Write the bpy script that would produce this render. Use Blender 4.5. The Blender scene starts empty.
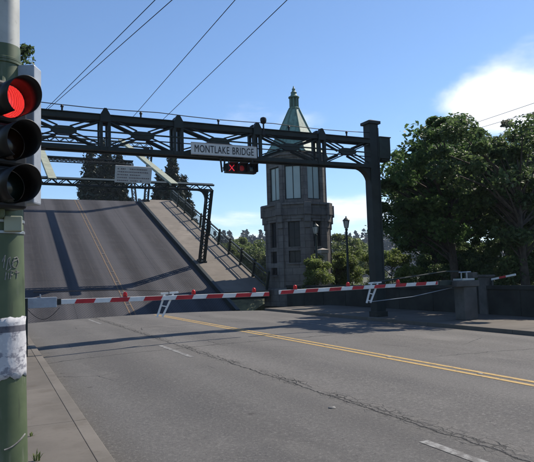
import bpy, math, random
import numpy as np
from mathutils import Vector, Matrix, Quaternion
sc = bpy.context.scene
COL = sc.collection
random.seed(7); rng = np.random.default_rng(11)
R_ = math.radians

# ------------------------------------------------------------------ camera
# world: x to the right across the road, y along the road, z up; z=0 at the crown of the road
EYE = Vector((0, 0, 1.65))
yaw, pit, rol, FPX = R_(25.17), R_(4.48), R_(-1.64), 584.5
F = Vector((math.sin(yaw)*math.cos(pit), math.cos(yaw)*math.cos(pit), math.sin(pit)))
R0 = Vector((math.cos(yaw), -math.sin(yaw), 0)); U0 = R0.cross(F)
RT = R0*math.cos(rol) + U0*math.sin(rol); UP = RT.cross(F)
cam_d = bpy.data.cameras.new('camera'); cam = bpy.data.objects.new('camera', cam_d); COL.objects.link(cam)
m = Matrix((RT, UP, -F)).transposed().to_4x4(); m.translation = EYE; cam.matrix_world = m
cam_d.sensor_fit = 'HORIZONTAL'; cam_d.sensor_width = 36; cam_d.lens = FPX/534*36
cam_d.clip_start = .05; cam_d.clip_end = 5000
sc.camera = cam
def ray(px, py): return F + RT*((px-267)/FPX) - UP*((py-231)/FPX)
def at_y(px, py, Y): d = ray(px, py); return EYE + d*(Y/d.y)
def at_x(px, py, X): d = ray(px, py); return EYE + d*(X/d.x)
def at_z(px, py, z): d = ray(px, py); return EYE + d*((z-EYE.z)/d.z)
def at_d(px, py, dep): return EYE + ray(px, py)*dep

# ------------------------------------------------------------------ light and exposure
SUN_EL, SUN_AZ = R_(46.3), R_(75.5)
SUNV = Vector((math.sin(SUN_AZ)*math.cos(SUN_EL), math.cos(SUN_AZ)*math.cos(SUN_EL), math.sin(SUN_EL)))
sd = bpy.data.lights.new('sun', 'SUN'); sd.energy = 5.0; sd.angle = R_(.53); sd.color = (1, .91, .79)
so = bpy.data.objects.new('sun', sd); COL.objects.link(so); so.rotation_euler = SUNV.to_track_quat('Z', 'Y').to_euler()
so.location = (30, 10, 40)
sc.view_settings.view_transform = 'Standard'; sc.view_settings.look = 'None'
sc.view_settings.gamma = 1; sc.view_settings.use_curve_mapping = False
sc.view_settings.exposure = .40
cy = sc.cycles; cy.max_bounces = 5; cy.diffuse_bounces = 3; cy.glossy_bounces = 3; cy.transmission_bounces = 3; cy.volume_bounces = 0; cy.transparent_max_bounces = 6
w = bpy.data.worlds.new('World'); sc.world = w; w.use_nodes = True
wn = w.node_tree.nodes; wl = w.node_tree.links; wn.clear()
def NN(nodes, t, **kw):
    n = nodes.new(t)
    for k, v in kw.items():
        if k.startswith('i_'): n.inputs[k[2:]].default_value = v
        else: setattr(n, k, v)
    return n
def wmath(op, a, b=None, c=None):
    n = wn.new('ShaderNodeMath'); n.operation = op
    for i, v in enumerate((a, b, c)):
        if v is None: continue
        if isinstance(v, (int, float)): n.inputs[i].default_value = v
        else: wl.new(v, n.inputs[i])
    return n.outputs[0]
sky = NN(wn, 'ShaderNodeTexSky', sky_type='NISHITA', sun_disc=False, sun_elevation=SUN_EL, sun_rotation=SUN_AZ,
         air_density=1.0, dust_density=.15, ozone_density=6.0, altitude=20)
tc = wn.new('ShaderNodeTexCoord'); sep = wn.new('ShaderNodeSeparateXYZ'); wl.new(tc.outputs['Generated'], sep.inputs[0])
az = wmath('ARCTAN2', sep.outputs[0], sep.outputs[1]); el = wmath('ARCSINE', sep.outputs[2])
zz = wmath('ADD', wmath('MAXIMUM', sep.outputs[2], 0.0), .16)
cmb = wn.new('ShaderNodeCombineXYZ'); wl.new(wmath('DIVIDE', sep.outputs[0], zz), cmb.inputs[0]); wl.new(wmath('DIVIDE', sep.outputs[1], zz), cmb.inputs[1])
nz = NN(wn, 'ShaderNodeTexNoise', i_Scale=1.5, i_Detail=9, i_Roughness=.58, i_Distortion=.35); wl.new(cmb.outputs[0], nz.inputs['Vector'])
nz2 = NN(wn, 'ShaderNodeTexNoise', i_Scale=.55, i_Detail=4, i_Roughness=.5); wl.new(cmb.outputs[0], nz2.inputs['Vector'])
cov = wmath('MULTIPLY', wmath('SUBTRACT', nz2.outputs['Fac'], .52), .55)
def cloud_bank(px, py, sa, se, k):
    d = ray(px, py).normalized(); a0 = math.atan2(d.x, d.y); e0 = math.asin(d.z)
    q = wmath('ADD', wmath('POWER', wmath('ABSOLUTE', wmath('DIVIDE', wmath('SUBTRACT', az, a0), sa)), 2.0),
              wmath('POWER', wmath('ABSOLUTE', wmath('DIVIDE', wmath('SUBTRACT', el, e0), se)), 2.0))
    return wmath('MULTIPLY', wmath('EXPONENT', wmath('MULTIPLY', q, -1.0)), k)
for a in ((480, 100, .075, .034, .55), (535, 104, .09, .034, .5), (620, 108, .12, .036, .4), (352, 206, .10, .034, .36), (225, 217, .10, .012, .24), (300, 240, .3, .03, .2),
          (100, 20, .10, .05, .06), (640, 40, .2, .03, .2)):
    cov = wmath('ADD', cov, cloud_bank(*a))
cl = wmath('ADD', nz.outputs['Fac'], cov)
ramp = wn.new('ShaderNodeMapRange'); ramp.interpolation_type = 'SMOOTHSTEP'; wl.new(cl, ramp.inputs[0])
ramp.inputs[1].default_value = .60; ramp.inputs[2].default_value = .92; ramp.inputs[4].default_value = .95
mx = wn.new('ShaderNodeMix'); mx.data_type = 'RGBA'; wl.new(ramp.outputs[0], mx.inputs[0]); wl.new(sky.outputs[0], mx.inputs[6])
mx.inputs[7].default_value = (7.8, 8.1, 8.6, 1)
bg = wn.new('ShaderNodeBackground'); bg.inputs[1].default_value = .118; wl.new(mx.outputs[2], bg.inputs[0])
wo = wn.new('ShaderNodeOutputWorld'); wl.new(bg.outputs[0], wo.inputs[0])

# ------------------------------------------------------------------ materials
class MT:
    """small wrapper for node building"""
    def __init__(s, name, rough=.7, metal=0, spec=.5):
        s.m = bpy.data.materials.new(name); s.m.use_nodes = True; s.t = s.m.node_tree; s.n = s.t.nodes; s.l = s.t.links
        s.b = s.n['Principled BSDF']; s.b.inputs['Roughness'].default_value = rough; s.b.inputs['Metallic'].default_value = metal
        s.b.inputs['Specular IOR Level'].default_value = spec
    def node(s, t, **kw): return NN(s.n, t, **kw)
    def setin(s, sock, v):
        if isinstance(v, bpy.types.NodeSocket): s.l.new(v, sock)
        elif isinstance(v, (tuple, list)) and len(v) == 3 and sock.type == 'RGBA': sock.default_value = (*v, 1)
        else: sock.default_value = v
    def math(s, op, a, b=None, c=None, clamp=False):
        n = s.n.new('ShaderNodeMath'); n.operation = op; n.use_clamp = clamp
        for i, v in enumerate((a, b, c)):
            if v is not None: s.setin(n.inputs[i], v)
        return n.outputs[0]
    def pos(s, obj=None, glob=False):
        if glob: return s.n.new('ShaderNodeNewGeometry').outputs['Position']
        t = s.n.new('ShaderNodeTexCoord')
        if obj: t.object = obj
        return t.outputs['Object']
    def xyz(s, v):
        q = s.n.new('ShaderNodeSeparateXYZ'); s.l.new(v, q.inputs[0]); return q.outputs
    def scale(s, v, k):
        q = s.n.new('ShaderNodeVectorMath'); q.operation = 'MULTIPLY'; s.l.new(v, q.inputs[0]); q.inputs[1].default_value = k; return q.outputs[0]
    def noise(s, v, sc_, det=5, ro=.55, dist=0):
        q = s.node('ShaderNodeTexNoise', i_Scale=sc_, i_Detail=det, i_Roughness=ro, i_Distortion=dist); s.l.new(v, q.inputs['Vector']); return q.outputs['Fac']
    def ramp(s, f, a, b, lo=0, hi=1):
        q = s.n.new('ShaderNodeMapRange'); q.interpolation_type = 'SMOOTHSTEP'; s.l.new(f, q.inputs[0])
        for i, v in zip((1, 2, 3, 4), (a, b, lo, hi)): q.inputs[i].default_value = v
        return q.outputs[0]
    def mix(s, f, a, b, mode='MIX'):
        q = s.n.new('ShaderNodeMix'); q.data_type = 'RGBA'; q.blend_type = mode
        s.setin(q.inputs[0], f); s.setin(q.inputs[6], a); s.setin(q.inputs[7], b); return q.outputs[2]
    def color(s, c): s.setin(s.b.inputs['Base Color'], c)
    def bump(s, h, st, dist=.01):
        q = s.node('ShaderNodeBump', i_Strength=st, i_Distance=dist); s.l.new(h, q.inputs['Height']); s.l.new(q.outputs[0], s.b.inputs['Normal'])

def simple(name, col, rough=.7, metal=0, var=.25, nsc=3.0, grime=None, bump=.15, spec=.28):
    M = MT(name, rough, metal, spec); p = M.pos(glob=True)
    n = M.noise(p, nsc, 6, .6); n2 = M.noise(p, nsc*9, 4, .6)
    lo = tuple(c*(1-var) for c in col); hi = tuple(min(1, c*(1+var)) for c in col)
    c = M.mix(M.ramp(n, .3, .7), lo, hi)
    if grime: c = M.mix(M.ramp(n2, .58, .75, 0, .7), c, grime)
    M.color(c)
    if bump: M.bump(n2, bump, .004)
    return M.m

mat = {}
mat['steel'] = simple('green_painted_steel', (0.0132, 0.0192, 0.018), .55, 0, .3, 2.5, (0.027, 0.0192, 0.0132))
mat['steel2'] = simple('dark_green_steel', (0.0195, 0.03, 0.0255), .5, 0, .3, 3, (0.0375, 0.02625, 0.0165))
mat['trough'] = simple('pale_green_boards', (0.3, 0.3225, 0.2475), .7, 0, .15, 2)
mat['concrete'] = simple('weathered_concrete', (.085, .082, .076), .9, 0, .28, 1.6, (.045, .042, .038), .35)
mat['darkconc'] = simple('shade_dark_concrete', (.030, .031, .027), .9, 0, .35, 1.2, (.016, .02, .014), .35)  # near-black base stands in for the deep tree shade on the parapet
mat['stone'] = simple('tower_stone', (0.1283, 0.1121, 0.1026), .9, 0, .28, 1.4, (0.0855, 0.07125, 0.06175), .3)
def make_stone():
    M = MT('tower_stone_courses', .9, 0, .25); p = M.pos(glob=True); x, y, z = M.xyz(p)
    n = M.noise(p, 1.4, 6, .6); n2 = M.noise(p, 13, 5, .65); st = M.noise(M.scale(p, (2.2, 2.2, .22)), 1.6, 5, .6)
    c = M.mix(M.ramp(n, .3, .7), (.125, .116, .106), (.205, .190, .172)); c = M.mix(M.ramp(n2, .56, .74, 0, .5), c, (.075, .066, .060))
    c = M.mix(M.ramp(st, .52, .74, 0, .6), c, (.06, .055, .05))
    row = M.math('MULTIPLY', z, 2.3); rowi = M.math('FLOOR', row); fr = M.math('FRACT', row)
    tone = M.node('ShaderNodeTexWhiteNoise', noise_dimensions='1D'); M.l.new(rowi, tone.inputs['W'])
    c = M.mix(M.math('MULTIPLY', tone.outputs['Value'], .35), c, (.10, .088, .08))
    along = M.math('FRACT', M.math('ADD', M.math('MULTIPLY', M.math('ADD', x, M.math('MULTIPLY', y, -.8)), .85), M.math('MULTIPLY', rowi, .5)))
    j = M.math('MAXIMUM', M.ramp(M.math('ABSOLUTE', M.math('SUBTRACT', fr, .5)), .455, .485), M.ramp(M.math('ABSOLUTE', M.math('SUBTRACT', along, .5)), .475, .49))
    c = M.mix(M.math('MULTIPLY', j, .6), c, (.045, .042, .04)); M.color(c); M.bump(M.math('SUBTRACT', n2, M.math('MULTIPLY', j, 2.0)), .4, .012); return M.m
mat['stone'] = make_stone()
mat['stonelight'] = simple('pale_cast_stone', (.34, .31, .27), .88, 0, .2, 1.4, (.2, .18, .16), .25)
mat['white'] = simple('worn_white_paint', (.66, .66, .64), .55, 0, .08, 4, (.45, .44, .42), .05)
mat['red'] = simple('red_sheeting', (.42, .022, .03), .45, 0, .15, 4, None, .05)
mat['signwhite'] = simple('sign_white', (0.54, 0.54, 0.5265), .5, 0, .07, 2.5, (0.405, 0.396, 0.378), .03)
mat['ink'] = simple('black_ink', (.016, .016, .018), .5, 0, .1, 4, None, 0)
mat['greyprint'] = simple('faded_grey_print', (.20, .18, .19), .6, 0, .2, 8, None, 0)
mat['alu'] = simple('galvanised_metal', (.33, .36, .38), .42, .75, .12, 5, (.26, .27, .28), .08)
mat['armgrey'] = simple('grey_painted_box', (.30, .33, .37), .5, .2, .12, 5, (.2, .2, .2), .08)
mat['black'] = simple('black_polycarbonate', (.012, .012, .013), .42, 0, .2, 6, None, .06)
mat['cable'] = simple('cable_black', (.012, .012, .014), .6, 0, .1, 3, None, 0)
mat['bark'] = simple('tree_bark', (.055, .045, .036), .95, 0, .35, 6, (.03, .026, .02), .6)
mat['soil'] = simple('leaf_litter_ground', (.07, .075, .04), .95, 0, .4, .8, (.05, .04, .025), .5)
mat['copperrib'] = simple('copper_rib', (.12, .20, .155), .6, 0, .2, 3, (.07, .1, .08), .1)

def make_copper():
    M = MT('verdigris_copper', .55, 0, .4); p = M.pos(glob=True)
    st = M.noise(M.scale(p, (3, 3, .5)), 2.0, 6, .6)
    c = M.mix(M.ramp(st, .3, .72), (.095, .17, .135), (.20, .33, .26)); c = M.mix(M.ramp(M.noise(p, 3, 4), .55, .75, 0, .6), c, (.06, .075, .06))
    M.color(c); M.bump(st, .2, .01); return M.m
mat['copper'] = make_copper()

def make_glass(name, base, rough=.06):
    M = MT(name, rough, 0, .35); p = M.pos(glob=True)
    M.color(M.mix(M.noise(p, 1.2, 3), tuple(c*.7 for c in base), base)); M.bump(M.noise(p, 1.1, 2), .08, .05); return M.m
mat['glassdark'] = make_glass('dark_window_glass', (.012, .015, .02), .3)
def make_pane():
    m_ = bpy.data.materials.new('clear_window_glass'); m_.use_nodes = True; t = m_.node_tree; n = t.nodes; n.clear()
    tr = n.new('ShaderNodeBsdfTransparent'); tr.inputs[0].default_value = (.80, .87, .84, 1)
    gl = NN(n, 'ShaderNodeBsdfGlossy', i_Roughness=.03); lw = NN(n, 'ShaderNodeFresnel', i_IOR=1.6)
    ns = NN(n, 'ShaderNodeTexNoise', i_Scale=1.3); bp = NN(n, 'ShaderNodeBump', i_Strength=.05, i_Distance=.05); t.links.new(ns.outputs[0], bp.inputs['Height']); t.links.new(bp.outputs[0], gl.inputs['Normal'])
    ms = n.new('ShaderNodeMixShader'); o = n.new('ShaderNodeOutputMaterial'); md = NN(n, 'ShaderNodeMath', operation='ADD', use_clamp=True); md.inputs[1].default_value = .3
    t.links.new(lw.outputs[0], md.inputs[0]); t.links.new(md.outputs[0], ms.inputs[0]); t.links.new(tr.outputs[0], ms.inputs[1]); t.links.new(gl.outputs[0], ms.inputs[2]); t.links.new(ms.outputs[0], o.inputs[0]); return m_
mat['pane'] = make_pane()
mat['skyglass'] = make_glass('sky_pale_glass', (.46, .53, .48), .15)  # opaque panes with the pale sky reflection put into their base colour
mat['blind'] = simple('pale_roller_blind', (.50, .54, .50), .8, 0, .08, 3, None, 0)

def make_asphalt():
    M = MT('aged_asphalt', .88, 0, .3); p = M.pos(glob=True); x, y, z = M.xyz(p)
    big = M.noise(M.scale(p, (.5, .12, 1)), 1.0, 5, .6); mid = M.noise(p, 1.7, 6, .62); fine = M.noise(p, 95, 3, .7); agg = M.noise(p, 26, 6, .82)
    c = M.mix(M.ramp(big, .28, .72), (0.08732, 0.08288, 0.0777), (0.1243, 0.1184, 0.111))
    c = M.mix(M.ramp(mid, .3, .75, 0, .35), c, (0.07252, 0.07104, 0.07104))
    # wheel tracks polished a little lighter, oil drip between them (4 lanes of about 3.05 m)
    lane = M.math('FRACT', M.math('DIVIDE', M.math('SUBTRACT', x, .95), 3.06))
    oil = M.ramp(M.math('ABSOLUTE', M.math('SUBTRACT', lane, .5)), 0.02, .2, 1, 0)
    c = M.mix(M.math('MULTIPLY', oil, M.ramp(M.noise(M.scale(p, (1.2, .35, 1)), 1.2, 4), .3, .8, .1, .6)), c, (0.0629, 0.06142, 0.06142))
    trk = M.math('ADD', M.ramp(M.math('ABSOLUTE', M.math('SUBTRACT', lane, .22)), .02, .14, 1, 0), M.ramp(M.math('ABSOLUTE', M.math('SUBTRACT', lane, .78)), .02, .14, 1, 0))
    c = M.mix(M.math('MULTIPLY', trk, .22), c, (0.148, 0.1428, 0.1354))
    # crown gutter dirt
    gut = M.ramp(M.math('ABSOLUTE', M.math('SUBTRACT', x, 7.08)), 5.45, 6.0); c = M.mix(M.math('MULTIPLY', gut, M.ramp(mid, .3, .7, .25, .8)), c, (0.0962, 0.08732, 0.074))
    # aggregate
    c = M.mix(M.ramp(agg, .52, .66, 0, .8), c, (0.2072, 0.1983, 0.185)); c = M.mix(M.ramp(agg, .47, .34, 0, .8), c, (0.0407, 0.0407, 0.04144))
    c = M.mix(M.ramp(fine, .56, .74, 0, .3), c, (0.222, 0.2146, 0.2072))
    # seam along the lane, cracks across
    wob = M.math('MULTIPLY', M.math('SUBTRACT', M.noise(M.scale(p, (1, 1, 0)), 2.2, 6, .68), .5), .30)
    wob2 = M.math('MULTIPLY', M.math('SUBTRACT', M.noise(M.scale(p, (1, 1, 0)), .55, 4, .5), .5), .5)
    def crack(co, c0, wd, wb, lim, soft=1.0):
        d = M.math('ABSOLUTE', M.math('ADD', M.math('SUBTRACT', co, c0), wb)); k = M.ramp(d, wd*.35, wd, lim, 0); return k
    vc = M.node('ShaderNodeTexVoronoi', feature='DISTANCE_TO_EDGE', i_Scale=9.0, i_Randomness=1.0); dn = M.n.new('ShaderNodeVectorMath'); dn.operation = 'ADD'
    M.l.new(M.scale(p, (1, .55, 0)), dn.inputs[0]); nv = M.node('ShaderNodeTexNoise', i_Scale=6.0, i_Detail=4); M.l.new(p, nv.inputs['Vector']); M.l.new(M.scale(nv.outputs['Color'], (.12, .12, 0)), dn.inputs[1]); M.l.new(dn.outputs[0], vc.inputs['Vector'])
    allig = M.ramp(vc.outputs['Distance'], .01, .06, .8, 0)
    vd = M.node('ShaderNodeTexVoronoi', feature='DISTANCE_TO_EDGE', i_Scale=.42, i_Randomness=1.0); M.l.new(dn.outputs[0], vd.inputs['Vector'])
    hair = M.math('MULTIPLY', M.ramp(vd.outputs['Distance'], .001, .006, .8, 0), M.ramp(M.noise(M.scale(p, (1, 1, 0)), .5, 4), .5, .62))
    along = M.ramp(M.noise(M.scale(p, (0, .55, 0)), 1.0, 4), .36, .56)
    seam = crack(x, 4.27, .022, M.math('MULTIPLY', wob, .9), .95)
    seamb = M.math('MULTIPLY', crack(x, 4.36, .02, M.math('MULTIPLY', wob, 1.5), .9), along)
    band = M.math('MULTIPLY', M.math('MULTIPLY', M.ramp(M.math('ABSOLUTE', M.math('SUBTRACT', M.math('ADD', x, wob), 4.33)), .05, .24, 1, 0), along), allig)
    tr1 = crack(y, 14.05, .03, M.math('ADD', wob, wob2), .95); tr2 = M.math('MULTIPLY', crack(y, 9.1, .02, M.math('ADD', wob, wob2), .8), M.ramp(x, 7.5, 8.3))
    tr3 = M.math('MULTIPLY', crack(y, 20.8, .035, M.math('ADD', wob, wob2), .7), M.ramp(x, 2, 5)); tr4 = M.math('MULTIPLY', crack(y, 4.9, .015, M.math('ADD', wob, wob2), .6), M.ramp(x, 2.2, 1.6))
    ck = seam
    for k in (seamb, band, M.math('MULTIPLY', hair, M.ramp(y, 9.0, 13.0)), tr1, tr2, tr3, tr4): ck = M.math('MAXIMUM', ck, k)
    dust = M.math('MULTIPLY', M.ramp(M.math('ABSOLUTE', M.math('SUBTRACT', M.math('ADD', x, wob), 4.3)), .08, .42, .35, 0), M.ramp(M.noise(p, 5, 4), .35, .6))
    c = M.mix(dust, c, (.15, .14, .125))
    c = M.mix(ck, c, (.014, .014, .014))
    # paler worn patches and a darker overlay strip in the nearest lane
    c = M.mix(M.ramp(M.noise(M.scale(p, (.9, .3, 0)), .9, 6, .65), .55, .72, 0, .35), c, (.185, .176, .162))
    c = M.mix(M.math('MULTIPLY', M.ramp(M.math('ADD', x, M.math('MULTIPLY', wob, .3)), 4.24, 4.30, 1, 0), .16), c, (.055, .054, .053))
    # spots of gum and oil
    vo = M.node('ShaderNodeTexVoronoi', i_Scale=.9, i_Randomness=1.0); M.l.new(M.scale(p, (1, 1, 0)), vo.inputs['Vector'])
    c = M.mix(M.ramp(M.math('ADD', vo.outputs['Distance'], M.math('MULTIPLY', M.math('SUBTRACT', agg, .5), .05)), .035, .055, .65, 0), c, (0.037, 0.0333, 0.03108))
    M.color(c); h = M.math('SUBTRACT', M.math('ADD', M.math('MULTIPLY', agg, .6), M.math('MULTIPLY', fine, .4)), M.math('MULTIPLY', ck, 1.5)); M.bump(h, .8, .018)
    return M.m
mat['asphalt'] = make_asphalt()

def make_paint(name, col, keep=.5):
    M = MT(name, .75, 0, .3); p = M.pos(glob=True); n = M.noise(p, 9, 6, .7); f = M.noise(p, 60, 3, .7)
    c = M.mix(M.ramp(n, keep, keep+.16), col, (.105, .10, .095)); c = M.mix(M.ramp(f, .5, .66, 0, .8), c, tuple(k*.55 for k in col)); M.color(c); M.bump(f, .3, .004); return M.m
mat['yellow'] = make_paint('worn_yellow_paint', (.40, .265, .09), .52)
mat['whiteline'] = make_paint('worn_white_line', (.24, .24, .23), .42)
mat['deckyellow'] = make_paint('faded_deck_yellow', (0.165, 0.105, 0.05625), .46)

def make_walk(name, base):
    M = MT(name, .9, 0, .3); p = M.pos(glob=True); a = M.noise(p, .8, 6, .6); b = M.noise(p, 14, 5, .65); f = M.noise(p, 110, 3, .7)
    oi = M.n.new('ShaderNodeObjectInfo').outputs['Random']
    c = M.mix(M.ramp(a, .3, .7), tuple(k*.78 for k in base), tuple(k*1.14 for k in base))
    c = M.mix(M.ramp(oi, 0, 1, 0, .5), c, tuple(k*.66 for k in base)); c = M.mix(M.ramp(M.noise(p, 2.6, 6, .7), .5, .72, 0, .55), c, tuple(k*v for k, v in zip(base, (.62, .58, .52))))
    c = M.mix(M.ramp(b, .55, .75, 0, .5), c, tuple(k*.6 for k in base)); c = M.mix(M.ramp(f, .6, .75, 0, .5), c, tuple(min(1, k*1.6) for k in base))
    M.color(c); M.bump(M.math('ADD', b, f), .3, .006); return M.m
mat['walk'] = make_walk('sidewalk_concrete', (.125, .112, .096)); mat['kerb'] = make_walk('kerb_concrete', (.135, .122, .105))
mat['deckwalk'] = make_walk('bridge_walk_concrete', (.195, .172, .145))

def make_foliage(name, dark, light, trans=.35):
    m_ = bpy.data.materials.new(name); m_.use_nodes = True; t = m_.node_tree; n = t.nodes; l = t.links; n.clear()
    ge = n.new('ShaderNodeNewGeometry'); mx_ = n.new('ShaderNodeMix'); mx_.data_type = 'RGBA'
    l.new(ge.outputs['Random Per Island'], mx_.inputs[0]); mx_.inputs[6].default_value = (*dark, 1); mx_.inputs[7].default_value = (*light, 1)
    ns = NN(n, 'ShaderNodeTexNoise', i_Scale=.7, i_Detail=3); l.new(ge.outputs['Position'], ns.inputs['Vector'])
    mr = n.new('ShaderNodeMapRange'); l.new(ns.outputs[0], mr.inputs[0]); mr.inputs[1].default_value = .3; mr.inputs[2].default_value = .7; mr.inputs[3].default_value = .65; mr.inputs[4].default_value = 1.25
    mu = n.new('ShaderNodeMix'); mu.data_type = 'RGBA'; mu.blend_type = 'MULTIPLY'; mu.inputs[0].default_value = 1; l.new(mx_.outputs[2], mu.inputs[6]); l.new(mr.outputs[0], mu.inputs[7])
    df = n.new('ShaderNodeBsdfPrincipled'); df.inputs['Roughness'].default_value = .55; df.inputs['Specular IOR Level'].default_value = .3; l.new(mu.outputs[2], df.inputs['Base Color'])
    tr = n.new('ShaderNodeBsdfTranslucent'); l.new(mu.outputs[2], tr.inputs[0])
    ms = n.new('ShaderNodeMixShader'); ms.inputs[0].default_value = trans; l.new(df.outputs[0], ms.inputs[1]); l.new(tr.outputs[0], ms.inputs[2])
    o = n.new('ShaderNodeOutputMaterial'); l.new(ms.outputs[0], o.inputs[0]); return m_
mat['leafA'] = make_foliage('maple_leaves', (.032, .066, .020), (.115, .190, .058), .5)
mat['leafB'] = make_foliage('dull_leaves', (.040, .072, .026), (.130, .185, .068), .5)
mat['leafpale'] = make_foliage('pale_dry_leaves', (.10, .105, .07), (.20, .19, .14), .4)
mat['shrub'] = make_foliage('bright_shrub_leaves', (.075, .11, .026), (.21, .26, .075), .5)
mat['farleaf'] = make_foliage('willow_leaves', (.085, .12, .035), (.19, .235, .08), .5)
mat['conifer'] = make_foliage('conifer_needles', (.012, .022, .012), (.030, .046, .024), .12)
mat['farwood'] = make_foliage('far_wood', (.028, .050, .055), (.055, .085, .088), .1)  # distance haze on the hill is painted in as a bluish base

def emis(name, col, st):
    m_ = bpy.data.materials.new(name); m_.use_nodes = True; b = m_.node_tree.nodes['Principled BSDF']
    b.inputs['Base Color'].default_value = (*[c*.3 for c in col], 1); b.inputs['Emission Color'].default_value = (*col, 1); b.inputs['Emission Strength'].default_value = st; b.inputs['Roughness'].default_value = .3
    return m_, b
def make_lens():
    m_, b = emis('lit_red_lens', (1, .045, .04), 1.15); t = m_.node_tree
    v = NN(t.nodes, 'ShaderNodeTexVoronoi', i_Scale=115.0, i_Randomness=.0); c = t.nodes.new('ShaderNodeTexCoord'); t.links.new(c.outputs['Object'], v.inputs['Vector'])
    mr = t.nodes.new('ShaderNodeMapRange'); mr.inputs[1].default_value = 0; mr.inputs[2].default_value = .6; mr.inputs[3].default_value = 1.7; mr.inputs[4].default_value = .35
    t.links.new(v.outputs['Distance'], mr.inputs[0]); t.links.new(mr.outputs[0], b.inputs['Emission Strength']); return m_
mat['lens'] = make_lens()
mat['ledred'] = emis('red_led', (1, .03, .06), .55)[0]
mat['redlamp'] = simple('red_plastic_lamp', (.55, .015, .015), .3, 0, .1, 9, None, 0)
def make_off(name, col):
    M = MT(name, .18, 0, .5); p = M.pos(glob=True); M.color(M.mix(M.noise(p, 60, 2), tuple(k*.7 for k in col), col)); return M.m
mat['offamber'] = make_off('unlit_amber_lens', (.022, .008, .003)); mat['offgreen'] = make_off('unlit_green_lens', (.003, .010, .007))
mat['lampglass'] = make_off('frosted_lamp_glass', (.55, .55, .50))

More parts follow.
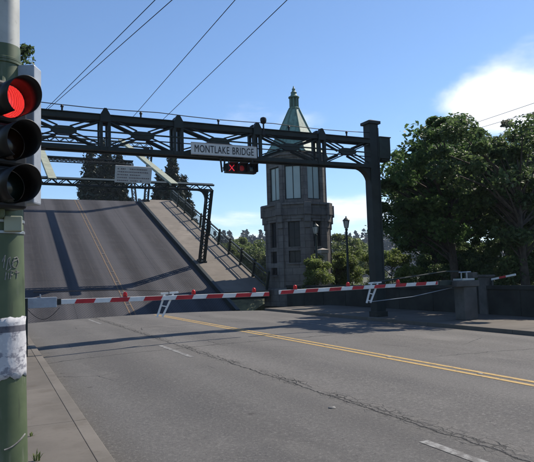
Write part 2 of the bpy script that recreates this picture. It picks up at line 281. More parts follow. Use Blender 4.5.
# ------------------------------------------------------------------ mesh helpers
ORG = {}
def tag(o, label=None, cat=None, group=None, kind=None):
    if label: o['label'] = label
    if cat: o['category'] = cat
    if group: o['group'] = group
    if kind: o['kind'] = kind
    return o
def empty(name, loc, label=None, cat=None, group=None, kind=None):
    o = bpy.data.objects.new(name, None); COL.objects.link(o); o.location = loc; o.empty_display_size = .3
    ORG[o] = Vector(loc); return tag(o, label, cat, group, kind)
class MB:
    def __init__(s): s.v = []; s.f = []
    def add(s, vs, fs):
        k = len(s.v); s.v += [tuple(v) for v in vs]; s.f += [tuple(i+k for i in f) for f in fs]; return s
    def box(s, x0, x1, y0, y1, z0, z1):
        return s.add([(x0, y0, z0), (x1, y0, z0), (x1, y1, z0), (x0, y1, z0), (x0, y0, z1), (x1, y0, z1), (x1, y1, z1), (x0, y1, z1)],
                     [(0, 3, 2, 1), (4, 5, 6, 7), (0, 1, 5, 4), (1, 2, 6, 5), (2, 3, 7, 6), (3, 0, 4, 7)])
    def bar(s, p, q, w, h, up=(0, 0, 1)):
        p, q = Vector(p), Vector(q); d = (q-p).normalized(); up = Vector(up)
        a = d.cross(up)
        if a.length < 1e-4: a = d.cross(Vector((0, 1, 0)))
        a.normalize(); b = a.cross(d); vs = []
        for e in (p, q):
            for i, j in ((-1, -1), (1, -1), (1, 1), (-1, 1)): vs.append(e + a*(w/2*i) + b*(h/2*j))
        return s.add(vs, [(0, 1, 2, 3), (7, 6, 5, 4), (0, 4, 5, 1), (1, 5, 6, 2), (2, 6, 7, 3), (3, 7, 4, 0)])
    def tube(s, pts, rad, n=8, caps=True):
        pts = [Vector(p) for p in pts]
        if isinstance(rad, (int, float)): rad = [rad]*len(pts)
        k = len(s.v); prev = None
        for i, p in enumerate(pts):
            d = (pts[min(i+1, len(pts)-1)] - pts[max(i-1, 0)]).normalized()
            ref = Vector((0, 0, 1)) if abs(d.z) < .9 else Vector((1, 0, 0))
            a = d.cross(ref).normalized() if prev is None else (prev - d*prev.dot(d)).normalized()
            prev = a; b = d.cross(a)
            for j in range(n):
                t = 2*math.pi*j/n; s.v.append(tuple(p + (a*math.cos(t)+b*math.sin(t))*rad[i]))
        for i in range(len(pts)-1):
            for j in range(n):
                s.f.append((k+i*n+j, k+i*n+(j+1) % n, k+(i+1)*n+(j+1) % n, k+(i+1)*n+j))
        if caps: s.f.append(tuple(k+j for j in range(n))[::-1]); s.f.append(tuple(k+(len(pts)-1)*n+j for j in range(n)))
        return s
    def prism(s, poly, d):
        """poly: 3D points of one face, extruded by vector d"""
        n = len(poly); d = Vector(d); vs = [Vector(p) for p in poly] + [Vector(p)+d for p in poly]
        return s.add(vs, [tuple(range(n))[::-1], tuple(range(n, 2*n))] + [(i, (i+1) % n, n+(i+1) % n, n+i) for i in range(n)])
    def lathe(s, prof, c, n=16, axis=None, ph=0):
        """prof: (r, h) pairs along axis from point c"""
        c = Vector(c); ax = Vector(axis or (0, 0, 1)).normalized(); ref = Vector((0, 0, 1)) if abs(ax.z) < .9 else Vector((1, 0, 0))
        a = ax.cross(ref).normalized() if abs(ax.z) < .9 else Vector((1, 0, 0)); b = ax.cross(a); k = len(s.v)
        for r, h in prof:
            for j in range(n):
                t = ph+2*math.pi*j/n; s.v.append(tuple(c + ax*h + (a*math.cos(t)+b*math.sin(t))*max(r, 1e-4)))
        for i in range(len(prof)-1):
            for j in range(n): s.f.append((k+i*n+j, k+i*n+(j+1) % n, k+(i+1)*n+(j+1) % n, k+(i+1)*n+j))
        s.f.append(tuple(k+j for j in range(n))[::-1]); s.f.append(tuple(k+(len(prof)-1)*n+j for j in range(n)))
        return s
    def build(s, name, m_, parent=None, smooth=False, bevel=0, label=None, cat=None, group=None, kind=None):
        me = bpy.data.meshes.new(name); o = bpy.data.objects.new(name, None if me is None else me)
        if parent is not None: org = ORG[parent]
        else:
            a = np.array(s.v); org = Vector((float((a[:, 0].min()+a[:, 0].max())/2), float((a[:, 1].min()+a[:, 1].max())/2), float(a[:, 2].min())))
        me.from_pydata([(v[0]-org.x, v[1]-org.y, v[2]-org.z) for v in s.v], [], s.f)
        import bmesh
        bm = bmesh.new(); bm.from_mesh(me); bmesh.ops.recalc_face_normals(bm, faces=bm.faces); bm.to_mesh(me); bm.free()
        me.materials.append(mat[m_] if isinstance(m_, str) else m_)
        if smooth:
            me.polygons.foreach_set('use_smooth', [True]*len(me.polygons))
            me.set_sharp_from_angle(angle=R_(40))
        COL.objects.link(o); ORG[o] = Vector(org)
        if parent is not None: o.parent = parent
        else: o.location = org
        if bevel:
            b = o.modifiers.new('bevel', 'BEVEL'); b.width = bevel; b.segments = 2; b.limit_method = 'ANGLE'
        return tag(o, label, cat, group, kind)
def share(src, name, loc, parent):
    o = bpy.data.objects.new(name, src.data); COL.objects.link(o); o.parent = parent; o.location = loc; return o

# ------------------------------------------------------------------ setting: ground, road, walks
XC, HW, CROWN = 7.08, 6.0, .13           # road centre, half width, fall to the gutter
XL, XR = XC-HW, XC+HW
YJ, YB = 28.4, -30.0                      # bridge joint, end of road behind the camera
def zr(x): return -CROWN*min(1.05, ((x-XC)/HW)**2)

def build_ground():
    xs = [-900, -400, -200, -100, -60, -40, -25, -12, -7, -3.3, -3.2, 3, 8, 13, 17.45, 17.55, 20, 23, 27, 32, 40, 52, 70, 100, 200, 400, 900]
    ys = [-900, -300, -100, -60, -30.5, -30, -15, 0, 10, 20, 28.2, 28.6, 33, 38, 43, 46, 50, 58, 66, 74, 80, 86, 92, 110, 150, 220, 350, 600, 1400]
    def h(x, y):
        inside = -3.25 < x < 17.5
        if inside and -30.2 < y < 28.5: return -.7
        if y < (28.4 if inside else 42): return -.22 + (0 if inside else .1*math.sin(x*.7)*math.cos(y*.45))
        if y < 52: return -12.5 if inside else -.22-12.3*min(1, (y-42)/8.5)
        if y < 77: return -13.5
        return -.3 - 13*max(0, 1-(y-77)/11)
    V = [(x, y, h(x, y)) for y in ys for x in xs]; n = len(xs)
    Fc = [(j*n+i, j*n+i+1, (j+1)*n+i+1, (j+1)*n+i) for j in range(len(ys)-1) for i in range(n-1)]
    MB().add(V, Fc).build('ground', 'soil', None, kind='structure', label='earth under the trees and beside the road')
    M = MT('canal_water', .08, 0, .6); M.color((.02, .04, .045)); M.bump(M.noise(M.pos(glob=True), .8, 5), .3, .1); mat['water'] = M.m
    MB().box(-400, 400, 50.2, 78.8, -13.3, -11.4).build('water', 'water', None, kind='structure', label='canal water below the raised bridge')
build_ground()

def strip_road(name, x0, x1, y0, y1, dz, m_, parent, nseg=1, **kw):
    b = MB(); xs = [x0+(x1-x0)*i/nseg for i in range(nseg+1)]
    vs = [(x, y, zr(x)+dz) for y in (y0, y1) for x in xs]; n = nseg+1
    b.add(vs, [(i, i+1, n+i+1, n+i) for i in range(nseg)]); return b.build(name, m_, parent, **kw)
# road slab with crown, thick so that the joint face is real
rb = MB(); N_ = 24; xs = [XL+(XR-XL)*i/N_ for i in range(N_+1)]
vs = [(x, y, zr(x)) for y in (YB, YJ) for x in xs] + [(x, y, -.62) for y in (YB, YJ) for x in (XL, XR)]
n = N_+1; fs = [(i, i+1, n+i+1, n+i) for i in range(N_)]
fs += [tuple(range(n))[::-1] + (2*n, 2*n+1), tuple(range(n, 2*n)) + (2*n+3, 2*n+2), (2*n, 2*n+2, 2*n+3, 2*n+1)]
road = rb.add(vs, fs).build('road', 'asphalt', None, kind='structure', label='grey asphalt road running up to the raised bridge')
for s_ in (-.115, .115):
    strip_road('yellow_line', XC+s_-.052, XC+s_+.052, YB, YJ-.7, .004, 'yellow', road)
dashes = [(at_z(490, 462, -.03).y-1.9, at_z(427, 440, -.03).y), (at_z(200, 356, -.03).y, at_z(163, 345, -.03).y), (at_z(103, 324, -.04).y, YJ-.9)]
for a, b in dashes: strip_road('white_dash', 3.86, 3.97, a, b, .004, 'whiteline', road)
for a in (-8.5, -20): strip_road('white_dash', 3.86, 3.97, a, a+3, .004, 'whiteline', road)
for a in (-8, 4.1, 16.2): strip_road('white_dash', 10.12, 10.22, a, a+3, .004, 'whiteline', road)
# ceramic markers
dot = None
for x, y in [(XC-.0, y) for y in (7.2, 9.6, 12.0, 14.6, 17.3, 20.2, 23.4)] + [(3.92, 6.55)]:
    b = MB().lathe([(.05, 0), (.046, .006), (.03, .011), (.0, .013)], (0, 0, 0), 10)
    o = b.build('ceramic_marker', 'whiteline', road, smooth=True) if dot is None else share(dot, 'ceramic_marker', (0, 0, 0), road)
    if dot is None:
        dot = o; o.data.transform(Matrix.Translation(ORG[road]))
    o.location = Vector((x, y, zr(x)+.003)) - ORG[road]
steel_edge = MB()
vs = []
for x in xs: vs += [(x, YJ+.004, zr(x)+.003), (x, YJ+.07, zr(x)+.003), (x, YJ+.07, zr(x)-.3), (x, YJ+.004, zr(x)-.3)]
fs = []
for i in range(N_):
    for j in range(4): fs.append((i*4+j, i*4+(j+1) % 4, i*4+4+(j+1) % 4, i*4+4+j))
steel_edge.add(vs, fs).build('joint_plate', 'steel', road)

def sidewalk(name, x0, x1, ztop, kx0, kx1, label, lens_, wid):
    base = MB().box(x0, x1, YB, YJ, -.66, ztop-.05).build(name, 'darkconc', None, kind='structure', label=label)
    protos = {}
    nW = max(1, round((x1-x0)/wid)); wx = (x1-x0)/nW
    y = YB
    while y < YJ-.3:
        Ln = min(lens_, YJ-y)
        for i in range(nW):
            key = round(Ln, 2)
            gx = x0+i*wx
            dz = random.uniform(-.004, .004)
            if key not in protos:
                o = MB().box(.002, wx-.002, .008, Ln-.008, -.05, 0).build('paving_slab', 'walk', base, bevel=.004)
                o.data.transform(Matrix.Translation(ORG[base])); protos[key] = o
            else:
                o = share(protos[key], 'paving_slab', (0, 0, 0), base); bv = o.modifiers.new('bevel', 'BEVEL'); bv.width = .004; bv.segments = 2
            o.location = Vector((gx, y, ztop+dz)) - ORG[base]
        y += lens_
    pk = {}; y = YB
    while y < YJ-.3:
        Ln = round(min(2*lens_, YJ-y), 2)
        if Ln not in pk:
            o = MB().box(kx0, kx1, .004, Ln-.004, -.6, 0).build('kerb_stone', 'kerb', base, bevel=.008); o.data.transform(Matrix.Translation(ORG[base])); pk[Ln] = o
        else:
            o = share(pk[Ln], 'kerb_stone', (0, 0, 0), base); bv = o.modifiers.new('bevel', 'BEVEL'); bv.width = .008; bv.segments = 2
        o.location = Vector((0, y, ztop+.002)) - ORG[base]; y += 2*lens_
    return base
sidewalk('sidewalk', -3.15, XL-.16, -.075, XL-.158, XL+.0, 'concrete sidewalk with slab joints and low kerb under the signal pole', 2.7, 2.1)
sidewalk('sidewalk', XR+.16, 17.02, -.01, XR, XR+.158, 'shaded concrete sidewalk beside the gate pedestal and parapet', 1.75, 1.9)
# abutment: pit walls under the joint
b = MB().box(-3.2, 17.45, YJ-.6, YJ-.05, -12.4, -.72).box(-3.2, -3.0+.4, YJ-.05, 37, -12.4, -.3).box(17.03, 17.45, YJ-.05, 37, -12.4, -.3)
b.build('bridge_abutment', 'darkconc', None, kind='structure', label='concrete pit of the bascule pier below the road end')

# ------------------------------------------------------------------ bascule leaves
ALPHA, YP, LL = .376, 33.505, 25.84
def make_deckmat(obj):
    M = MT('steel_grating_deck', .75, 0, .15); p = M.pos(obj); x, y, z = M.xyz(p)
    # worn bands along the lanes
    lane = M.noise(M.scale(p, (.75, .022, 0)), 1.0, 3, .5, .1); fn = M.noise(M.scale(p, (6, .25, 0)), 1.0, 4, .6); bl = M.noise(p, .9, 6, .6)
    c = M.mix(M.ramp(lane, .40, .58), (.040, .041, .048), (.068, .068, .076))
    lf = M.math('ABSOLUTE', M.math('SUBTRACT', M.math('FRACT', M.math('DIVIDE', M.math('ADD', M.math('SUBTRACT', x, 1.0), M.math('MULTIPLY', M.math('SUBTRACT', M.noise(M.scale(p, (.3, .12, 0)), 1.0, 3), .5), .5)), 3.02)), .5))
    c = M.mix(M.math('MULTIPLY', M.ramp(lf, .05, .30, 1, 0), M.ramp(bl, .25, .7, .55, .95)), c, (.013, .013, .016))
    c = M.mix(M.ramp(fn, .45, .7, 0, .25), c, (.09, .08, .076)); c = M.mix(M.ramp(bl, .52, .75, 0, .25), c, (.075, .066, .062))
    # diamond grating
    d1 = M.math('FRACT', M.math('MULTIPLY', M.math('ADD', x, M.math('MULTIPLY', y, .7)), 6.2)); d2 = M.math('FRACT', M.math('MULTIPLY', M.math('SUBTRACT', x, M.math('MULTIPLY', y, .7)), 6.2))
    e = M.math('MAXIMUM', M.ramp(M.math('ABSOLUTE', M.math('SUBTRACT', d1, .5)), .30, .42), M.ramp(M.math('ABSOLUTE', M.math('SUBTRACT', d2, .5)), .30, .42))
    c = M.mix(M.math('MULTIPLY', M.math('SUBTRACT', 1.0, e), .5), c, (.022, .022, .026)); c = M.mix(M.math('MULTIPLY', e, .10), c, (.17, .16, .16))
    M.color(c); M.bump(e, .35, .02); return M.m
def leaf(sign, label, walk_label):
    root = empty('bascule_leaf', (0, YP if sign > 0 else YP+2*LL, 0), label, 'drawbridge', 'raised leaves of the bascule bridge')
    root.rotation_euler = (ALPHA, 0, 0) if sign > 0 else (ALPHA, 0, math.pi)
    ORG[root] = Vector((0, 0, 0))
    if sign < 0: root.location.x = 2*XC; root.rotation_euler = Matrix.Rotation(math.pi, 3, 'Z').__matmul__(Matrix.Rotation(ALPHA, 3, 'X')).to_euler()
    return root
near = leaf(1, 'raised bridge leaf nearest the road, dark grating with faded yellow centre line', '')
far = leaf(-1, 'second raised bridge leaf hidden beyond the tip of the nearer one', '')
mat['deck'] = make_deckmat(near)
HEEL = -4.6
def fill_leaf(root, detail):
    MB().box(XL+.06, XR-.06, HEEL, LL-.03, -.45, -.06).build('deck_frame', 'steel', root)
    for x in (XL+.4, XC, XR-.4): MB().box(x-.2, x+.2, HEEL+1, LL-.4, -2.0 if detail else -1.6, -.452).build('girder', 'steel', root)
    proto = None; nx, ly = 4, 1.9; wx = (XR-.06-XL-.06)/nx; k = 0; y = HEEL
    while y < LL-.3:
        Ln = min(ly, LL-y)
        for i in range(nx):
            if Ln < ly-.01 or proto is None:
                o = MB().box(.004, wx-.004, .004, Ln-.004, -.055, 0).build('deck_panel', 'deck', root)
                if proto is None: proto = o
            else: o = share(proto, 'deck_panel', (0, 0, 0), root)
            o.location = (XL+.06+i*wx, y, 0)
        y += ly
    for xo in (-.14, .14):
        MB().box(XC+xo-.035, XC+xo+.035, HEEL+.1, LL-.05, .0065, .011).build('yellow_line', 'deckyellow', root)
    y = -3.0; pm = None
    while y < LL-1:
        if pm is None: pm = MB().box(-.11, .11, -.03, .03, 0, .012).build('lane_marker', 'whiteline', root); o = pm
        else: o = share(pm, 'lane_marker', (0, 0, 0), root)
        o.location = (XC+random.uniform(-.05, .05), y, .0115); y += 1.83
    for x0, x1 in ((XR-.14, XR+.11), (XL-.11, XL+.14)):
        MB().box(x0, x1, HEEL+3.2, LL, -.4, .30).build('kerb', 'steel', root, bevel=.015)
    for x0, x1 in ((XR+.11, 16.42), (16.42-XR+XL-4.3+.85 if False else XL-3.45, XL-.11)):
        MB().box(x0, x1, 1.55, LL, -.35, .0).build('walk_frame', 'steel', root)
        y = 1.55; pr = None
        while y < LL-.3:
            Ln = min(3.04, LL-y); o = MB().box(x0+.003, x1-.003, y+.008, y+Ln-.008, .0, .2).build('walk_panel', 'deckwalk', root); y += 3.04
fill_leaf(near, True); fill_leaf(far, False)

def on_leaf(name, root, label, cat, group=None):
    e = empty(name, (0, 0, 0), label, cat, group); ORG[e] = Vector((0, 0, 0))
    e.location = root.location; e.rotation_euler = root.rotation_euler; return e
def railing(root, x, label):
    r = on_leaf('railing', root, label, 'railing', 'steel railings along the bridge walks')
    y0, y1 = 1.7, LL-.15; npan = 10; st = (y1-y0)/npan; z0 = .2
    for zc, h in ((1.32, .10), (.42, .07)): MB().box(x-.05, x+.05, y0, y1, zc-h/2, zc+h/2).build('rail', 'steel2', r)
    MB().box(x-.025, x+.025, y0, y1, 1.07, 1.11).build('rail', 'steel2', r)
    pst = None
    for i in range(npan+1):
        y = y0+i*st
        if pst is None: pst = MB().box(x-.075, x+.075, -.06, .06, z0, 1.42).lathe([(.07, 1.42), (.08, 1.45), (.0, 1.53)], (x, 0, 0), 8).build('post', 'steel2', r); o = pst
        else: o = share(pst, 'post', (0, 0, 0), r)
        o.location = (0, y, 0)
    pk = MB(); n_ = 15
    for k in range(n_): yy = .06+(st-.12)*(k+.5)/n_; pk.bar((x, yy, .4), (x, yy, 1.08), .022, .022, (0, 1, 0))
    pp = None
    for i in range(npan):
        if pp is None: pp = pk.build('picket_panel', 'steel2', r); o = pp
        else: o = share(pp, 'picket_panel', (0, 0, 0), r)
        o.location = (0, y0+i*st, 0)
    return r
railing(near, 16.3, 'dark green steel railing rising along the tan walk of the near leaf')
railing(near, XL-3.3, 'steel railing on the far left edge of the near leaf, behind the signal')
railing(far, 16.3, 'railing on the hidden far leaf'); 

def lattice_member(b, p, q, w, dpt, nrm, seg, ch=.10, lace=.06):
    """four corner angles with zigzag lacing; nrm = outward normal of the laced front face"""
    p, q = Vector(p), Vector(q); d = (q-p).normalized(); nr = Vector(nrm).normalized(); a = d.cross(nr).normalized(); L_ = (q-p).length
    for i in (-1, 1):
        for j in (-1, 1): b.bar(p+a*(i*(w-ch)/2)+nr*(j*(dpt-ch)/2), q+a*(i*(w-ch)/2)+nr*(j*(dpt-ch)/2), ch, ch, nr)
    la = MB(); n_ = max(2, round(L_/seg))
    for j in (-1, 1):
        for k in range(n_):
            s0 = 1 if k % 2 == 0 else -1; z = nr*(j*(dpt/2-.006))
            la.bar(p+d*(L_*k/n_)+a*(s0*(w/2-.05))+z, p+d*(L_*(k+1)/n_)-a*(s0*(w/2-.05))+z, lace, .012, nr)
            z2 = a*(j*(w/2-.006))
            la.bar(p+d*(L_*k/n_)+nr*(s0*(dpt/2-.05))+z2, p+d*(L_*(k+1)/n_)-nr*(s0*(dpt/2-.05))+z2, lace, .012, a)
    return la
def portal(root, s, label, h=5.9):
    r = on_leaf('portal_frame', root, label, 'portal frame', 'lattice portal frames on the bridge leaves')
    xr, xl = 13.66, 2*XC-13.66
    for x in (xr, xl):
        b = MB(); la = lattice_member(b, (x, s, .2), (x, s, h-.46), .46, .42, (0, -1, 0), .38); b.box(x-.3, x+.3, s-.28, s+.28, .2, .30)
        o = b.build('leg', 'steel', r); la.build('lacing', 'steel', o)
        sg = 1 if x == xl else -1
        pts = [(x+sg*.23, s-.2, h-.46)]; 
        for k in range(7):
            t = k/6*math.pi/2; pts.append((x+sg*(.23+.75*(1-math.cos(t))), s-.2, h-1.25+.79*math.sin(t)))
        MB().prism(pts, (0, .4, 0)).build('knee_plate', 'steel', r)
    b = MB(); la = lattice_member(b, (xl-.23, s, h-.23), (xr+.23, s, h-.23), .46, .42, (0, -1, 0), .42, .085)
    o = b.build('beam', 'steel', r); la.build('lacing', 'steel', o)
    MB().box(xl-.26, xr+.26, s-.24, s+.24, h-.01, h+.02).build('cap_plate', 'steel2', r)
    return r
portal(near, 7.35, 'lattice steel portal standing low on the near leaf, carrying the white board')
portal(near, 25.3, 'lattice steel portal at the tip of the near leaf')
portal(far, 25.2, 'lattice portal just visible above the tip of the near leaf')
for x, lb in ((10.9, 'pale green trolley wire trough over the right lanes of the near leaf'), (3.25, 'pale green trolley wire trough beside the traffic signal')):
    t = on_leaf('wire_trough', near, lb, 'wire trough', 'overhead wire troughs between the portals')
    MB().box(x-.24, x+.24, 6.6, LL-.1, 5.98, 6.03).build('board', 'trough', t)
    for e in (-.24, .21): MB().box(x+e, x+e+.03, 6.6, LL-.1, 5.84, 5.977).build('side_board', 'trough', t)
    MB().bar((x-.1, 6.7, 5.82), (x-.1, LL-.1, 5.82), .03, .03).bar((x+.1, 6.7, 5.82), (x+.1, LL-.1, 5.82), .03, .03).build('contact_wire', 'cable', t)
    for s in (7.35, 25.3): MB().box(x-.2, x+.2, s-.1, s+.1, 5.915, 5.978).build('hanger', 'steel', t)
# white notice board on the low portal
nb = on_leaf('notice_board', near, 'white notice board with rows of faint text on the low leaf portal', 'sign')
MB().box(7.06, 9.42, 7.02, 7.09, 5.84, 6.94).build('panel', 'signwhite', nb)
MB().bar((7.6, 7.17, 5.5), (7.6, 7.17, 6.9), .06, .06).bar((8.9, 7.17, 5.5), (8.9, 7.17, 6.9), .06, .06).build('bracket', 'steel', nb)
b = MB()
for i in range(5):
    z = 6.74-i*.19; x = 7.2; h = .075 if i else .09
    while x < 9.2:
        wd = random.uniform(.05, .11)
        if random.random() > .15: b.box(x, x+wd, 7.008, 7.0185, z-h/2, z+h/2)
        x += wd+.035
        if i in (2, 4) and x > 8.7: break
b.build('faded_lettering', 'greyprint', nb, kind='stuff')

# ------------------------------------------------------------------ gantry over the road
YG, ZT, ZB = 18.9, 6.95, 5.78
def gantry():
    g = empty('sign_gantry', (XC, YG, 0), 'dark green steel truss gantry spanning the road on square posts', 'gantry')
    px = [.60, 3.20, 5.60, 8.50, 11.15, 13.56]; yf, yb = YG-.18, YG+.20
    def post(x):
        p = MB().box(x-.21, x+.21, YG-.21, YG+.21, -.02, 7.55).build('post', 'steel', g, bevel=.012)
        b = MB()
        for sx in (-1, 1):
            b.box(x+sx*.18-.035, x+sx*.18+.035, YG-.225, YG-.212, .3, 7.4)
        b.build('corner_strip', 'steel', p)
        MB().box(x-.26, x+.26, YG-.26, YG+.26, -.02, .2).build('base_plinth', 'darkconc', p, bevel=.02)
        c = MB().box(x-.285, x+.285, YG-.285, YG+.285, 7.552, 7.66)
        c.add([(x-.285, YG-.285, 7.662), (x+.285, YG-.285, 7.662), (x+.285, YG+.285, 7.662), (x-.285, YG+.285, 7.662), (x, YG, 7.78)], [(0, 1, 4), (1, 2, 4), (2, 3, 4), (3, 0, 4), (3, 2, 1, 0)])
        c.build('cap', 'steel', p); return p
    for x in (px[0], px[-1]): post(x)
    x0, x1 = px[0]+.214, px[-1]-.214
    for y in (yf, yb):
        MB().box(x0, x1, y-.05, y+.05, ZT-.19, ZT-.03).box(x0, x1, y-.10, y+.10, ZT-.027, ZT).build('top_chord', 'steel', g)
        MB().box(x0, x1, y-.05, y+.05, ZB+.03, ZB+.14).box(x0, x1, y-.08, y+.08, ZB, ZB+.027).build('bottom_chord', 'steel', g)
        for x in px[1:-1]:
            MB().box(x-.17, x-.08, y-.075, y+.075, ZB+.03, ZT-.03).box(x+.08, x+.17, y-.075, y+.075, ZB+.03, ZT-.03).build('upright', 'steel', g)
            MB().prism([(x-.16, y-.105, ZT-.24), (x+.16, y-.105, ZT-.24), (x+.16, y-.105, ZT-.02), (x+.04, y-.105, ZT+.2), (x-.04, y-.105, ZT+.2), (x-.16, y-.105, ZT-.02)], (0, .21, 0)).build('peak_plate', 'steel', g)
        for a, c in zip(px[:-1], px[1:]):
            a2 = a+(.30 if a == px[0] else .2); c2 = c-(.30 if c == px[-1] else .2); mx_ = (a2+c2)/2; mz = (ZT+ZB)/2
            for (xa, za) in ((a2, ZT-.17), (c2, ZT-.17), (a2, ZB+.17), (c2, ZB+.17)):
                d = Vector((mx_-xa, 0, mz-za)).normalized(); up = Vector((-d.z, 0, d.x))*(.06 if y == yf else .02)
                A = Vector((xa, y, za)); B = Vector((mx_, y, mz))-d*.22
                MB().bar(A+up, B+up, .05, .042).bar(A-up, B-up, .05, .042).build('diagonal', 'steel', g)
            if y == yf: MB().prism([(mx_-.38, y-.05, mz-.05), (mx_-.24, y-.05, mz-.125), (mx_+.24, y-.05, mz-.125), (mx_+.38, y-.05, mz-.05), (mx_+.38, y-.05, mz+.05), (mx_+.24, y-.05, mz+.125), (mx_-.24, y-.05, mz+.125), (mx_-.38, y-.05, mz+.05)], (0, .1, 0)).build('gusset_plate', 'steel', g)
    # laterals between front and back trusses
    for k, (a, c) in enumerate(zip(px[:-1], px[1:])):
        for z in (ZB+.05,):
            MB().bar((a+.3, yf+.09, z), (c-.3, yb-.09, z), .04, .04).bar((a+.3, yb-.09, z+.045), (c-.3, yf+.09, z+.045), .04, .04).build('lateral_brace', 'steel', g)
    for x in px[1:-1]:
        for z in (ZT-.13, ZB+.1): MB().bar((x, yf+.09, z), (x, yb-.09, z), .12, .10).build('cross_strut', 'steel', g)
    # conduit runs through the truss
    MB().tube([(x0, yf-.04, ZB+.62), (x1, yf-.04, ZB+.6)], .028, 8).build('conduit', 'steel2', g)
    MB().tube([(x0, yf-.02, ZB+.42), (x1, yf-.02, ZB+.44)], .02, 8).build('conduit', 'cable', g)
    # curved brackets at the posts
    for x, sg in ((px[0]+.215, 1), (px[-1]-.215, -1)):
        pts = [(x, YG-.16, ZB-.005)]
        for k in range(8): t = k/7*math.pi/2; pts.append((x+sg*.62*(1-math.sin(t)) if False else x+sg*.62*(1-math.sin(t)), YG-.16, ZB-.005-.62*(1-math.cos(t))))
        MB().prism(pts, (0, .32, 0)).build('corner_bracket', 'steel', g)
    # equipment cabinet on the outer face of the visible post
    MB().box(13.775, 14.30, YG-.25, YG+.23, 6.18, 7.02).box(13.775, 14.33, YG-.28, YG+.26, 7.02, 7.06).box(13.9, 14.3, YG-.2, YG+.2, 6.10, 6.178).build('equipment_cabinet', 'steel2', g, bevel=.01)
    # span wire above the top chord on short stubs
    pts = []
    for i in range(13):
        x = .7+12.7*i/12; pts.append((x, yf, 7.19-.05*math.sin(math.pi*(i % 4)/4)))
    MB().tube(pts, .014, 6).build('span_wire', 'cable', g)
    for x in (1.9, 4.35, 7.05, 9.8, 12.3): MB().tube([(x, yf, ZT), (x, yf, ZT+.16)], .03, 8).lathe([(.05, .1), (.05, .13), (.03, .17)], (x, yf, ZT+.03), 8).build('insulator', 'cable', g)
    MB().lathe([(.03, 0), (.03, .25), (.085, .28), (.11, .34), (.115, .42), (.10, .47), (.03, .5), (.0, .51)], (8.72, yf-.12, ZT-.1), 14).box(8.66, 8.78, yf-.14, yf-.01, ZT-.25, ZT-.1).build('warning_beacon', 'black', g, smooth=True)
    return g
gantry()
def text_mesh(body, size, offset=0):
    cu = bpy.data.curves.new('txt', 'FONT'); cu.body = body; cu.size = size; cu.align_x = 'CENTER'; cu.align_y = 'CENTER'; cu.extrude = .003; cu.offset = offset; cu.resolution_u = 3; cu.space_character = 1.08; cu.space_word = 1.25
    to = bpy.data.objects.new('txt', cu); COL.objects.link(to); bpy.context.view_layer.update()
    me = bpy.data.meshes.new_from_object(to.evaluated_get(bpy.context.evaluated_depsgraph_get())); bpy.data.objects.remove(to); return me
ns = empty('bridge_name_sign', (7.11, 18.36, 5.78), 'white name sign reading MONTLAKE BRIDGE hung on the gantry', 'sign')
MB().box(5.92, 8.30, 18.32, 18.36, 5.77, 6.19).build('panel', 'signwhite', ns, bevel=.006)
b = MB()
for zz_ in (5.774, 6.172): b.box(5.925, 8.295, 18.314, 18.3185, zz_, zz_+.014)
b.build('border_line', 'greyprint', ns)
b = MB()
for x in (6.3, 7.1, 7.9): b.box(x-.03, x+.03, 18.362, 18.667, 5.81, 5.87).box(x-.03, x+.03, 18.362, 18.667, 5.93, 5.98)
b.build('bracket', 'steel', ns)
me = text_mesh('MONTLAKE BRIDGE', .27, .0); me.materials.append(mat['ink'])
o = bpy.data.objects.new('lettering', me); COL.objects.link(o); o.parent = ns
xsz = [v.co.x for v in me.vertices]; ysz = [v.co.y for v in me.vertices]
sx = 2.14/(max(xsz)-min(xsz)); sy = .25/(max(ysz)-min(ysz))
o.scale = (sx, sy, 1); o.rotation_euler = (math.pi/2, 0, 0); o.location = (-(max(xsz)+min(xsz))/2*sx, -.0475, .20-(max(ysz)+min(ysz))/2*sy)
# lane control signal
lc = empty('lane_control_signal', (7.73, 18.45, 5.25), 'dark lane signal box with a red lit symbol hanging under the gantry', 'signal')
MB().box(7.16, 8.29, 18.36, 18.58, 5.24, 5.55).build('housing', 'black', lc, bevel=.015)
for i in range(3):
    cx = 7.36+i*.37
    MB().box(cx-.16, cx+.16, 18.10, 18.358, 5.535, 5.55).box(cx-.165, cx-.155, 18.15, 18.358, 5.27, 5.534).box(cx+.155, cx+.165, 18.15, 18.358, 5.27, 5.534).build('visor', 'black', lc)
    if i == 0:
        MB().bar((cx-.09, 18.35, 5.29), (cx+.09, 18.35, 5.50), .012, .045, (0, 1, 0)).build('lit_stroke', 'ledred', lc); MB().bar((cx-.09, 18.343, 5.50), (cx+.09, 18.343, 5.29), .012, .045, (0, 1, 0)).build('lit_stroke', 'ledred', lc)
    else: MB().lathe([(.10, 0), (.09, .012), (0, .02)], (cx, 18.357, 5.40), 16, (0, -1, 0)).build('lens', 'redlamp' if i == 1 else 'offgreen', lc)
for x in (7.3, 8.2): MB().bar((x, 18.47, 5.55), (x, 18.47, 5.76), .035, .035, (0, 1, 0)).build('hanger', 'steel', lc)
MB().bar((7.05, 18.47, 5.25), (7.0, 18.47, 5.74), .05, .05, (0, 1, 0)).bar((7.12, 18.47, 5.3), (7.16, 18.47, 5.74), .05, .05, (0, 1, 0)).bar((7.08, 18.47, 5.40), (7.159, 18.47, 5.40), .04, .04, (0, 1, 0)).build('pivot_arm', 'steel', lc)

